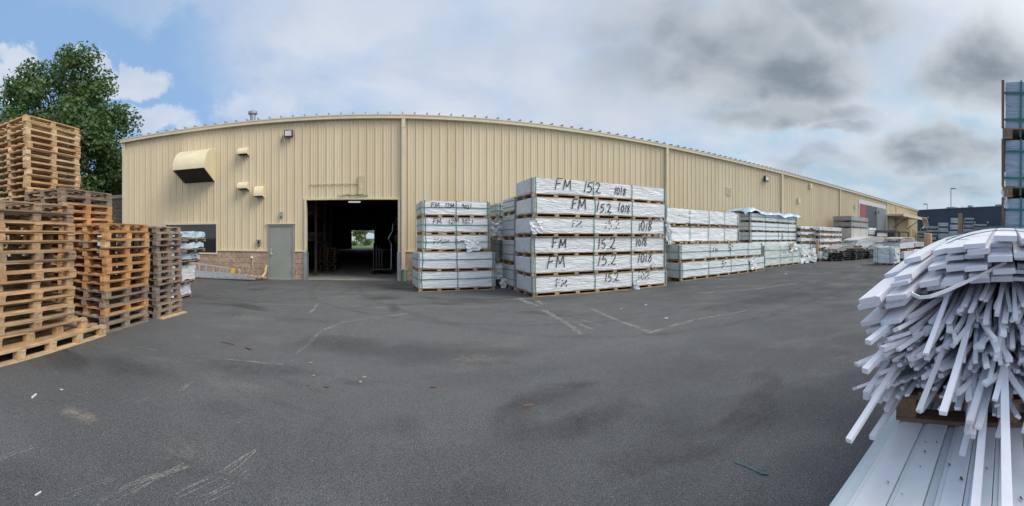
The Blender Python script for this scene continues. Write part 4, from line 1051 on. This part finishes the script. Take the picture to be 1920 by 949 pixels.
# lone wrapped cube in the lane
c0, c1 = gp(1642, 496.2), gp(1677.7, 498.8)
c0, c1 = Vector((22.15, 7.75, 0)), Vector((22.2, 6.45, 0))
bundle('lone white wrapped cube strapped in green standing out in the lane', None, c0, c1, 1.5, 0, 1.07, .10, (.86, .91, .89), [.10, .2, .80], [], (), 4, res=.1, amp=.06, guards=False, ends=False, torn=[(.8, .9, .3, .8, .08)], pcol=(.25, .21, .17), cat='bundle')
g = 'bundles behind the lone wrapped cube'
a, b2 = gp(1696, 488.5), gp(1731, 480.5)
bundle('bottom white bundle on a pallet just behind the lone wrapped cube', g, a, (b2.x, b2.y + .05), 1.3, 0, .62, .14, (.95, .93, .97), [.4, .7], [], (), 8, res=.2, amp=.04, near=False, guards=False)
bundle('middle pale bundle on red brown pallets behind the lone wrapped cube', g, (a.x - .3, a.y + .25), (a.x + 3.6, a.y + .15), 1.3, .62, .66, .2, (.88, .86, .90), [], [], (), 7, res=.2, amp=.03, near=False, guards=False, ends=False, pcol=(.25, .11, .09))
pile('grey tan bowed sheet pile topmost behind the lone wrapped cube', 1690, 1716.5, a.y + .2, 1.30, 1.56, 1.3, (.62, .58, .55), 3, .10, group=g, seed=11)
pile('low white sheet pile right of the bundles behind the lone cube', 1717, 1734, 8.4, .75, 1.15, 1.3, (.8, .78, .82), 3, .06, group=g, seed=12)
pallets_far(1725, 8.8, 5, 'of the brown pallets right of the lone cube stacks', L=3.5, col=(.22, .16, .13))
# black steel rack by the far door
rk = thing('steel_rack', 'black steel rack frame standing before the far dark door', 'rack', (wl(1644, 0, 12.8).x, 12.8, 0)); Lr = wl(1704, 0, 12.8).x - wl(1644, 0, 12.8).x
m = MB()
for u in (0, .33, .66, 1): m.box(u * Lr - .08, u * Lr + .08, 0, .16, 0, 2.35); m.box(u * Lr - .08, u * Lr + .08, 1.2, 1.36, 0, 2.35)
m.build('upright', DARKMETAL, rk)
m = MB()
for z in (2.22, 1.2): m.box(0, Lr, -.02, .0, z, z + .16); m.box(0, Lr, 1.37, 1.39, z, z + .16)
m.build('beam', DARKMETAL, rk)
pile('white boards lying on the black steel rack by the far door', 1645, 1663, 12.9, 1.75, 2.1, 1.1, (.9, .9, .9), 3, .0, group='boards on the steel rack', seed=14)
# steps with tan rails
st = thing('metal_steps', 'tan steel steps with slanted railings at the end of the warehouse', 'steps', (wl(1706, 0, 13).x, 13.0, 0)); Ls = wl(1726, 0, 13).x - wl(1706, 0, 13).x
m = MB()
for i in range(6): m.box(Ls * (1 - (i + 1) / 8), Ls * (1 - i / 8), 0, 1.6, .28 * i, .28 * i + .1)
m.box(0, Ls * .25, 0, 1.6, 1.6, 1.7); m.build('tread', HOSE, st)
m = MB()
for z in (.5, .95, 1.4): m.bar((0, 0, 1.7 + z * .8), (Ls * .25, 0, 1.7 + z * .8), .1, .08); m.bar((Ls * .25, 0, 1.7 + z * .8), (Ls, 0, z), .1, .08)
for u in (0, .25, .5, .75, 1): m.bar((Ls * u, 0, 0), (Ls * u, 0, 1.7 + 1.1 if u < .3 else 2.9 - 1.7 * (u - .25) / .75), .08, .08)
m.build('railing', HOSE, st)
# far stacks before the dark building
g = 'distant stacks before the dark building'
def blk(px0, px1, r, levels, label, cols, lean=0.0, dep=1.5):
    a, b2 = at(px0, 446, r), at(px1, 446, r); n = len(levels)
    zs = [0] + [1.6 + (HY - v) / F * r for v in levels]
    for i in range(n):
        j = lean * (i - n / 2) * (1 if i % 2 else .6)
        if zs[i + 1] - zs[i] < .1: continue
        d_ = (b2 - a).normalized() * j
        bundle(label.format(tier(i, n)), g, a + d_, b2 + d_, dep, zs[i], zs[i + 1] - zs[i] - .01, .16, cols[i % len(cols)], [.15, .85], [.5] if r < 60 else [], (), 4, res=.4, amp=.05, near=False, guards=False, ends=False, pcol=(.12, .1, .09))
C1 = [(.55, .60, .66), (.62, .68, .74), (.5, .56, .62)]
blk(1759, 1778, 46, [461, 450, 437.5, 427, 417.5], '{} blue grey unit of the tallest neat stack before the dark building', C1)
blk(1779, 1797, 48, [458, 446, 433, 421, 408.5], '{} wrapped unit of the leaning stack behind the far timber stake', [(.6, .64, .66), (.7, .73, .75)], .25)
blk(1736, 1758, 52, [452, 444, 437, 431, 424], '{} pale unit of the ragged stack left of the neat blue grey stack', [(.6, .62, .62), (.75, .77, .78)], .15)
blk(1806, 1824.5, 50, [446, 437, 429, 421, 414.5, 408], '{} grey unit of the small square stack right of the far timber stake', [(.45, .48, .5), (.40, .47, .55), (.6, .6, .56)], .06)
blk(1825, 1850, 58, [446, 437, 431, 426, 420], '{} grey green unit of the wide low stack before the dark building', [(.50, .54, .52), (.42, .45, .44)])
blk(1721, 1744, 56, [446, 440, 433], '{} long pale unit of the low row at the corner of the warehouse', [(.5, .5, .48), (.6, .58, .55)])
blk(1851, 1874, 62, [440, 431, 426], '{} dull unit of the lowest row left of the near wrapped column', [(.25, .27, .3), (.45, .44, .42)])
blk(1726, 1738, 57, [434, 427.5], '{} dark tarped heap on the row at the warehouse corner', [(.08, .09, .1)])
# ================================================================== left wrapped ends behind the grey pallets
g = 'wrapped bundles behind the grey pallets'
for i, (z, H, x1, lab) in enumerate(((0, .38, -4.98, 'bottom wrapped bundle end jutting out low behind the grey pallet stack'), (.40, .53, -4.86, 'large white wrapped bundle end at mid height behind the grey pallets'), (.94, .30, -4.74, 'blue white wrapped end on brown boards behind the grey pallets'), (1.24, .27, -4.60, 'second from top wrapped end behind the grey pallets'), (1.51, .27, -4.58, 'topmost pale blue wrapped end behind the grey pallets'))):
    bundle(lab, g, (-7.6, 8.45), (x1, 8.45 + .05 * i), 1.25, z, H - .004, .08, [(.86, .93, 1.0), (.98, 1.0, 1.0), (.74, .9, 1.05), (.8, .95, 1.08), (.8, .96, 1.1)][i], [.3, .7], [], (), 4, guards=False, ends=False, res=.1, amp=.06, near=False, pcol=(.33, .24, .17))
# ================================================================== ladders by the wall
ld = thing('extension_ladder', 'long aluminium extension ladder lying on its side along the block wall', 'ladder', (0, 0, 0))
xa, xb_ = wl(352, 0, 14.0).x, wl(479, 0, 14.0).x
m = MB()
for y_ in (13.98, 14.22): m.box(xa, xb_, y_, y_ + .03, .05, .14)
for y_ in (14.02, 14.18): m.box(xa - .6, xb_ - .35, y_, y_ + .03, .145, .225)
m.build('rail', ALU, ld)
x = xa + .2
while x < xb_ - .1:
    MB().tube([(x, 13.96, .1), (x, 14.27, .1)], .018, 8).build('rung', STEEL, ld); x += .3
for x in (xa + .2, xb_ - .4): MB().box(x, x + .08, 14.0, 14.22, 0, .05).build('foot', DARKMETAL, ld)
sl_ = thing('step_ladder', 'aluminium stepladder with a yellow top lying above the extension ladder', 'ladder', (0, 0, 0))
xa, xb_ = wl(358, 0, 14.36).x, wl(437, 0, 14.36).x
for za, zb in ((.60, .40), (.24, .24)): MB().bar((xa, 14.36, za), (xb_, 14.36, zb), .05, .05).build('rail', ALU, sl_)
for i in range(6):
    u = (i + .35) / 6; x = xa + (xb_ - xa) * u; MB().bar((x - .04, 14.36, .24), (x, 14.36, .60 - .20 * u), .06, .05).build('rung', ALU, sl_)
MB().bar((xa, 14.36, .60), (xa + .3, 14.36, .24), .04, .04).build('brace', ALU, sl_)
MB().box(xb_ - .06, xb_ + .06, 14.30, 14.42, .23, .43).build('top_cap', YELLOW, sl_)
m = MB().box(xa, xa + .06, 14.3, 14.42, 0, .22).box(xb_ - .2, xb_ - .14, 14.3, 14.42, 0, .22); 
hz = thing('hose', 'tan hose and pipe fittings tangled against the block wall by the ladder end', 'hose', (0, 0, 0))
c = wl(472, 512, 14.2); m = MB(); rr = random.Random(3); P = []
for i in range(40):
    q = i / 39; P.append((c.x - .35 + .8 * q + .12 * sin(q * 21), 14.2 + .10 * cos(q * 17), .06 + .16 * abs(sin(q * 9)) * (1 - q * .4)))
m.tube(P, .022, 6).build('coil', HOSE, hz)
MB().tube([(c.x + .35, 14.3, .1), (c.x + .43, 14.5, .25), (c.x + .46, 14.6, .55)], .05, 8).build('pipe_elbow', HOSE, hz)
MB().tube([(c.x - .38, 14.1, .1), (c.x - .48, 14.1, .22), (c.x - .42, 14.1, .34), (c.x - .5, 14.1, .42)], .03, 8).build('hook', HOSE, hz)
# ================================================================== inside the doorway, indoor shade mixed into the colours
rk = thing('storage_rack', 'storage rack coloured as in shade inside the doorway at the left', 'rack', (-2.75, 16.6, 0))
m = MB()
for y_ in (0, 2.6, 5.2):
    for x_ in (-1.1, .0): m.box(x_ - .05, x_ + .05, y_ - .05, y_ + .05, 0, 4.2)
m.build('upright', plain('rack_paint', (.05, .03, .018), .6), rk)  # rack colour lowered to look shaded
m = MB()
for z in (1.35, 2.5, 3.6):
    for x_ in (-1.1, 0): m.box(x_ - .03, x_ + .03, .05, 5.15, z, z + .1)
m.build('beam', plain('rack_beam_shaded', (.06, .032, .018), .6), rk)  # beams darkened the same way, shade in the colour
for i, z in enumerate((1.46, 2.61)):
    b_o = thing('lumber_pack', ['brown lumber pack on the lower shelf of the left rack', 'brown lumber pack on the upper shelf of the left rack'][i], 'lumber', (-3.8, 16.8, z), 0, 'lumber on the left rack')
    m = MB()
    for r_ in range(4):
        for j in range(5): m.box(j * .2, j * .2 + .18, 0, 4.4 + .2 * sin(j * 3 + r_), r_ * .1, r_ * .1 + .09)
    m.build('boards', WOODY, b_o, color=(.10, .07, .045))  # brown kept near black as painted shade
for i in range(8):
    put_pallet(-2.62 + random.uniform(-.03, .03), 19.6, .006 + i * .14, .8, 1.1, .139, 3, random.uniform(-.03, .03), (.10, .06, .04), (ORD[7 - i] + ' pallet' if i else 'bottom pallet') + ' of the brown stack just inside the doorway', 'pallets just inside the doorway')  # pallet brown darkened as if out of the sun
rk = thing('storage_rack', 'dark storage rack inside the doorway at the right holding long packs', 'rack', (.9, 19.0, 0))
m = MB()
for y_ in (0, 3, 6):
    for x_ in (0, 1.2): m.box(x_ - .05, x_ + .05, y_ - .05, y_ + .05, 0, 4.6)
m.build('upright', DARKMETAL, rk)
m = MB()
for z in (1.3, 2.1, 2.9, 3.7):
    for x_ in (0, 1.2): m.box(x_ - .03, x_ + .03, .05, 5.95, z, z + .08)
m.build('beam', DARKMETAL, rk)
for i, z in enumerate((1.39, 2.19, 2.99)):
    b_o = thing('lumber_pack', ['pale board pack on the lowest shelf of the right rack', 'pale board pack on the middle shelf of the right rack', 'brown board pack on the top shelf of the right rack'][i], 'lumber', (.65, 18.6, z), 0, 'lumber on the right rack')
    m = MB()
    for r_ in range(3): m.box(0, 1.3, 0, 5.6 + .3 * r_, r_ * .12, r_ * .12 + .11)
    m.build('boards', WOODY, b_o, color=[(.16, .15, .135), (.12, .11, .1), (.08, .06, .04)][i])  # board colours lowered to carry the shade deep indoors
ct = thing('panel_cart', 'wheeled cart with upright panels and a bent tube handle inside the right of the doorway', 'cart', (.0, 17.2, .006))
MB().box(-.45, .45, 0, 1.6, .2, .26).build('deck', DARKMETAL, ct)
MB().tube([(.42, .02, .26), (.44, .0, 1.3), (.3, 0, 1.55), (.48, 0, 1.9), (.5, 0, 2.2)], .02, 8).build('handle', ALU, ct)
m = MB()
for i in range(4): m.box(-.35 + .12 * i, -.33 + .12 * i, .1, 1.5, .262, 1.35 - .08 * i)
m.build('panel', plain('panel_board_shaded', (.12, .11, .10), .7), ct)  # panel colour includes the indoor shade
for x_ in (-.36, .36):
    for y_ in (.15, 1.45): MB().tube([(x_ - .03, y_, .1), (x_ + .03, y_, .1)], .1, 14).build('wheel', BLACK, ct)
# ================================================================== near column of tall wrapped units at the right edge
g = 'tall wrapped units at the right edge'
hz_ = 3.47 / 5
for i in range(5):
    t = thing('wrapped_unit', f'{tier(i, 5)} green strapped unit with timber corner posts in the near column at the right edge', 'bundle', (4.72, .055, i * hz_), -pi / 2, g)
    L, dp, H = 1.25, 2.4, hz_ - .004
    m = MB().box(0, L, 0, dp, .11, .125)
    for x_ in (.0, L / 2 - .06, L - .12): m.box(x_, x_ + .12, 0, dp, .0, .022)
    for x_ in (.0, L / 2 - .06, L - .12):
        for y_ in (0, 1.1, 2.28): m.box(x_, x_ + .12, y_, y_ + .12, .022, .11)
    m.build('pallet_base', WOODY, t, color=(.36, .25, .17))
    body(MB(), L - .05, dp - .05, .126, H, .08, .012, 300 + i).build('wrap', FILM, t, smooth=True, color=(.50, .57, .68), loc=(.03, .03, 0))
    for x_ in (-.012, L - .02): MB().box(x_, x_ + .035, -.012, .03, .127, H).build('corner_post', WOODZ, t, color=(.22, .15, .10))
    for u in (.17, .5, .83): MB().sweep([(u * L, .012, .02), (u * L + .01, .012, H + .003), (u * L, dp, H + .003)], .022, .006, side=(1, 0, 0)).build('strap', STRAP, t)
    for v in (.32, .78): MB().sweep([(L, .012, H * v), (0.03, .012, H * v + .01), (.012, .05, H * v), (.012, dp, H * v)], .022, .006, side=(0, 0, 1)).build('strap', STRAP, t)
m = MB(); crumple(m, (-.02, -.02, -.1), (.02, -.06, 0), (.02, .03, .24), 4, 6, .025, 8); tag(m.build('film_scrap', CRUMPLE, None, loc=(4.72, .06, 2.05)), 'scrap of torn film at the corner of the near wrapped column', 'plastic scrap')
# ================================================================== white panels and trim pile at the right
ZP = .65
bench = thing('panel_stack', 'stack of long pale panels on runners carrying the white trim pile', 'panel stack', (.58, -.62, 0))
m = MB()
for x_ in (.3, 1.5, 2.7, 3.5): m.box(x_, x_ + .1, 0, 1.22, 0, .1)
m.build('runner', WOODY, bench, color=(.3, .22, .15))
for i in range(5):
    m = MB(); m.box(.0 + .02 * (i % 2), 3.95, .0, 1.225 - .012 * (i % 2), .102 + i * .098, .198 + i * .098); m.build('panel_layer', PVCTOP, bench, color=(.92, .98, .97), bevel=.004)
ye = [.632, .560, .425, .300, .262, .160, .055, -.075, -.21, -.35, -.49, -.62]
gl_ = 'white panels under the trim pile'
for i in range(len(ye) - 1):
    y1_, y0_ = ye[i], ye[i + 1]; wd = y1_ - y0_
    dz = [-.022, 0, .002, -.014, .003, .001, .0, .002, .001, .0, .002][i]
    m = MB(); x0_, x1_ = .56 + .012 * ((i * 7) % 4), 4.55
    zt = ZP + dz
    if wd < .06: m.box(x0_, x1_, y0_ + .001, y1_ - .001, .594, zt)
    else:                                                # a board with a stepped lip along one edge
        m.box(x0_, x1_, y0_ + .0015, y1_ - .0215, .594, zt); m.box(x0_, x1_, y1_ - .0215, y1_ - .0015, .594, zt - .007)
    lab = ['greenish white edge strip lying lowest along the outer side of the panels', 'wide white panel next to the outer edge strip of the stack', 'second wide white panel, with dark leaf litter along its groove', 'narrow recessed white strip between two wide panels', 'white panel just right of the narrow recessed strip', 'white panel under the middle of the dark pallet', 'white panel below the longest drooping strips'][i] if i < 7 else 'white panel at the far right side of the panel stack'
    o = m.build('long_sheet', PVCTOP, None, color=[(.87, .94, .92), (1, 1, 1), (.95, .97, .97), (.82, .86, .86), (.97, .98, .99), (.93, .95, .97), (.98, .98, 1), (.93, .94, .98), (.97, .97, 1), (.94, .95, .99), (.95, .96, 1)][i], bevel=.002)
    tag(o, lab, 'panel', gl_)
# dark pallet under the pile
dp_ = thing('pallet', 'dark brown pallet carrying the pile of white trim strips', 'pallet', (1.99, 0, ZP + .004))
m = MB()
for x_ in (0, .55, 1.1, 1.7, 2.3): m.box(x_, x_ + .12, -.58, .57, .0, .02)
m.build('bottom_board', WOODY, dp_, color=(.18, .12, .08))
for y_ in (-.58, -.06, .465):
    for x_ in (0, 1.1, 2.3): MB().box(x_ + .002, x_ + .13, y_, y_ + .105, .0205, .117).build('block', WOODX, dp_, color=(.24, .155, .095))
m = MB().box(0, .14, -.58, .57, .1175, .137)
for i in range(7): m.box(0.0, 2.45, -.57 + .19 * i * .94, -.57 + .19 * i * .94 + .13, .1375, .155)
m.build('deck', WOODX, dp_, color=(.22, .145, .09))
gs, gb = 'white trim strips in the fanned pile', 'wide white boards on top of the pile'
LS = 'white square trim strip among those fanning out of the pile on the dark pallet'
LB = 'wide white board in the top layers of the trim pile'
ZB0 = ZP + .004 + .157
def dome(y): return 1.70 - .32 * y * y                   # top of the pile far back
def bend(y): return .020 + .095 * y * y
def front(y): return dome(y) - bend(y) * 4.8
rr = random.Random(21)
def strip(y0, z0, xt, c, spread, w_, h_, lab, grp, xs=2.75, xe=4.4, wob=0.0, floor=ZP + .03, col=1.0, name='trim_strip', cat='trim strip', curve=0.0, roll=0.0):
    pts = [(xe, y0, z0)]; n = 9
    for i in range(n + 1):
        x_ = xs + (xt - xs) * i / n; s_ = xs - x_
        sT = xs - xt; kk = c if xs > 4 else c * sT * sT / (sT - .25) * ((s_ * s_ / 1.0 if s_ < .5 else s_ - .25) / max(s_ * s_, 1e-6) if s_ > 0 else 0)
        z = z0 - kk * s_ * s_ - wob * s_; y = y0 + spread * s_ * s_ * .75 + spread * .15 * s_ + curve * s_ ** 3
        pts.append((x_, y, max(z, floor)))
    o = MB().sweep(pts, w_, h_, side=(0.0, cos(roll), sin(roll))).build(name, PVC, None, color=(col, col, col * 1.0))
    return tag(o, lab, cat, grp)
# strips: short ragged ends over the pallet edge, a few hanging far down
z = ZB0 + .012; row = 0; n_s = 0
while z < 1.44:
    y = -.24 + (.017 if row % 2 else 0)
    while y < .55:
        if z < front(y) - .20 and rr.random() < .93:
            hang = rr.random() < .17 and y < .26
            xt = 1.99 - (rr.choice([.0, .04, .09, .16, .24]) * rr.uniform(.6, 1.3) + .13 * rr.random() * sin(min(1, max(0, (z - ZB0) / .5)) * pi))
            if hang: xt -= rr.uniform(.04, .28)
            s_ = 2.75 - xt
            ymax = .575 + rr.uniform(-.05, .055) + .06 * (z < 1.1)
            sp_ = (y + .02) * rr.uniform(.05, .45) + rr.gauss(.015, .09)
            sp_ = min(sp_, (ymax - y) / (s_ * s_ * .75 + .15 * s_))
            zlow = 1.6 - (rr.uniform(.26, .36) - .05 * max(0, y) / .5) * hypot(xt, y) if not hang else rr.uniform(.72, .95)
            c = rr.uniform(.08, .34)
            if hang: c = max(c, .22)
            c = max(-.02, min(c, (z - zlow) / (s_ * s_)))
            strip(y + rr.uniform(-.012, .012), z + rr.uniform(-.008, .008), xt, c, sp_, rr.uniform(.017, .030), rr.uniform(.010, .021), LS, gs, col=rr.uniform(.80, 1.06), curve=rr.gauss(0, .03), roll=rr.gauss(0, .25) - .5 * y); n_s += 1
        y += .0365
    z += .0335; row += 1
# outer side strips that have slid off towards the yard
for i in range(14):
    zz = rr.uniform(.86, 1.2)
    strip(.51 + rr.uniform(-.03, .03), zz, rr.uniform(1.60, 1.85), rr.uniform(.08, .20), rr.uniform(.03, .12), .026, .020, 'white trim strip splaying over the outer edge of the pile towards the yard', 'strips splaying towards the yard', col=rr.uniform(.85, 1.05))
print('strips', n_s)
# wide boards
n_b = 0
y = -.33
while y < .55:
    yb = min(abs(y), .56); top = dome(yb); lv = 0
    wd = rr.uniform(.10, .14)
    zz = top
    while zz > top - .22:
        th = rr.choice([.02, .024, .03])
        xt = 2.02 + rr.uniform(-.22, .28) + .012 * lv - .12 * (y > .4)
        if y > .36: xt = max(xt, 1.83)
        strip(y + wd / 2 - .05 + rr.uniform(-.02, .02), zz - th / 2, xt, bend(yb) + rr.uniform(-.003, .003), .010 * y / .5 + .012 * (y > .4), wd * rr.uniform(.85, 1.0), th * .94, LB, gb, xs=4.2, xe=4.45, floor=.8, col=rr.uniform(.92, 1.06), name='white_board', cat='board', roll=-.55 * y + rr.gauss(0, .03))
        zz -= th; lv += 1
    y += wd * .97
# singled-out strips
strip(.02, 1.20, 1.17, .17, -.01, .034, .024, 'longest white strip drooping in front of the pallet at the right', 'single long strips', xs=2.75)
strip(.10, 1.02, 1.02, .11, .0, .03, .022, 'long narrow strip hanging down over the white panels at the bottom', 'single long strips', xs=2.75)
strip(.49, 1.16, 1.37, .21, .065, .024, .018, 'very long strip slanting far out to the lower left of the pile', 'single long strips', xs=2.6)
strip(.49, 1.22, 1.57, .17, .10, .030, .024, 'stout strip pointing out to the left just above the longest slanting strip', 'single long strips', xs=2.6)
strip(.50, 1.26, 1.66, .14, .13, .03, .022, 'short strip end kinked outward below the top boards at the left', 'single long strips', xs=2.6)
strip(.30, 1.38, 1.62, .34, .05, .024, .012, 'thin strip falling steeply across the upper middle of the pile', 'single long strips', xs=2.5)
strip(.17, 1.30, 1.42, .24, .05, .028, .018, 'pale strip hanging well forward over the pallet left of centre', 'single long strips', xs=2.6)
# a strip bent into a loop across the upper pile
pts = []
for px, py, r in ((1886, 492, 2.05), (1860, 505, 1.98), (1830, 520, 1.90), (1800, 534, 1.83), (1770, 547, 1.77), (1745, 556, 1.74), (1725, 558, 1.75), (1713, 553, 1.80), (1709, 547, 1.9)): pts.append(at(px, py, r))
tag(MB().sweep(pts, .008, .015, side=None).build('trim_strip', PVC), 'flexible white strip bent in a curve across the upper front of the pile', 'trim strip', 'single long strips')
# straps over the pile
def over_strap(pxs, label):
    P = []
    for y_, x_ in pxs: P.append((x_, y_, dome(min(abs(y_), .57)) - bend(min(abs(y_), .57)) * max(0, 4.2 - x_) ** 2 + .014))
    tag(MB().sweep(P, .016, .004).build('green_strap', STRAP), label, 'strap', 'straps over the trim pile')
over_strap([(-.3 + .0435 * i, 2.28 + .008 * i + .02 * sin(i)) for i in range(21)], 'green strap slack across the top boards, nearest the board ends')
over_strap([(-.3 + .0435 * i, 2.55 + .02 * i + .02 * sin(i * .7)) for i in range(21)], 'second green strap across the top boards, further from the board ends')
over_strap([(-.3 + .0435 * i, 3.0 + .03 * i) for i in range(21)], 'third green strap over the far part of the trim pile')
# stakes
for px, ytop, y_, wd, lean, lab in ((1740, 438, .66, .058, -.10, 'short timber stake leaning beside the near edge of the trim pile'), (1800.5, 400, .66, .056, .02, 'taller upright timber stake further along the trim pile')):
    a = az(px); r = y_ / cos(a); x_ = r * sin(a); zt = 1.6 + (HY - ytop) / F * r
    tag(MB().sweep([(x_ + lean * -1.2, y_, 0), (x_ + lean * .0, y_, zt)], wd, wd, side=(0, 1, 0)).build('timber_stake', WOODZ, None, color=(.52, .33, .19)), lab, 'stake', 'timber stakes by the trim pile')
# ================================================================== litter
def leaf_bit(name, lab, cat, c, s_, mat, grp, seed, up=.01):
    m = MB(); crumple(m, (-s_ / 2, -s_ * .3, up), (s_, s_ * .2, 0), (0, s_ * .6, .005), 3, 3, s_ * .12, seed); tag(m.build(name, mat, None, loc=c), lab, cat, grp)
gr_ = 'litter on the asphalt'
for i, (px, py, s_, lab) in enumerate(((612, 727, .05, 'curled brown dry leaf on the open asphalt left of centre'), (813, 727, .055, 'curled brown dry leaf on the open asphalt at the centre'), (683, 709, .045, 'flat tan leaf on the asphalt behind the curled leaves'), (578, 724, .03, 'tiny brown leaf scrap beside the left curled leaf'))):
    leaf_bit('dry_leaf', lab, 'leaf', gp(px, py), s_, LEAFBR if i != 2 else CARD, gr_, 60 + i)
for i, (px, py, s_, lab) in enumerate(((583, 682, .06, 'pale wood chip lying alone left of the doorway lane'), (588, 706, .04, 'small pale chip beside the tan leaf'), (676, 718, .035, 'small white scrap near the tan leaf'), (1250, 598, .14, 'white paper scrap in front of the six high stack'), (1211, 573, .12, 'white plastic sliver close to the six high stack'), (1165, 580, .09, 'grey scrap near the end of the six high stack'), (1520, 501, .26, 'white film scrap on the asphalt by the torn bundle'), (1474, 514, .28, 'long white film scrap on the asphalt right of the long bundles'), (115, 733, .05, 'pale splinter cluster on the asphalt by the long pallets'))):
    leaf_bit('litter_scrap', lab, 'litter', gp(px, py), s_ * .7, SCRAP if i > 1 else CARD, gr_, 80 + i)
def stick(pa, pb, w_, mat, lab, cat, col=None):
    a, b2 = gp(*pa), gp(*pb); up = Vector((0, 0, w_ * .45)); tag(MB().bar(a + up, b2 + up, w_, w_ * .8).build('wood_splinter' if mat in (WOODY, LEAFBR) else 'white_offcut', mat, None, color=col), lab, cat, gr_)
stick((414, 642), (438, 647), .022, WOODY, 'reddish wood splinter on the asphalt left of the doorway', 'splinter', (.20, .14, .11))
stick((461, 653), (472, 657), .022, LEAFBR, 'short dark splinter right of the reddish splinter', 'splinter')
stick((981, 762), (1001, 760), .012, WOODY, 'thin orange splinter on the open asphalt near the centre', 'splinter', (.36, .2, .11))
stick((60, 747), (68, 740), .014, PVC, 'small white offcut on the asphalt at the lower left', 'offcut', (1, 1, 1))
stick((66, 930), (77, 923), .008, PVC, 'tiny white sliver at the bottom left corner of the yard', 'offcut', (.9, .9, .8))
P = [gp(x, y) + Vector((0, 0, .008)) for x, y in ((1377, 868), (1395, 874), (1412, 882), (1428, 890), (1441, 893), (1420, 884), (1438, 882))]
tag(MB().sweep(P, .007, .003).build('strap_offcut', STRAP), 'loose green strap offcut lying on the asphalt at the lower right', 'strap')
for i, (px, py) in enumerate(((1736, 832), (1735, 850), (1726, 878), (1781, 875), (1804, 901), (1851, 882), (1666, 908), (1692, 930), (1916, 938), (1757, 832))):
    a = az(px); t = (HY - py) / F; r = (ZP - 1.6) / t; c = Vector((r * sin(a), r * cos(a), ZP + .003))
    m = MB(); s_ = [.012, .016, .010, .018, .022, .014, .012, .008, .02, .012][i]; crumple(m, (-s_ / 2, -s_ * .25, .004), (s_, s_ * .3, 0), (0, s_ * .45, .003), 3, 2, s_ * .12, 120 + i)
    tag(m.build('leaf_scrap', LEAFBR, None, loc=c), 'dark dry leaf scrap lying on the white panels below the trim pile', 'leaf scrap', 'leaf scraps on the white panels')
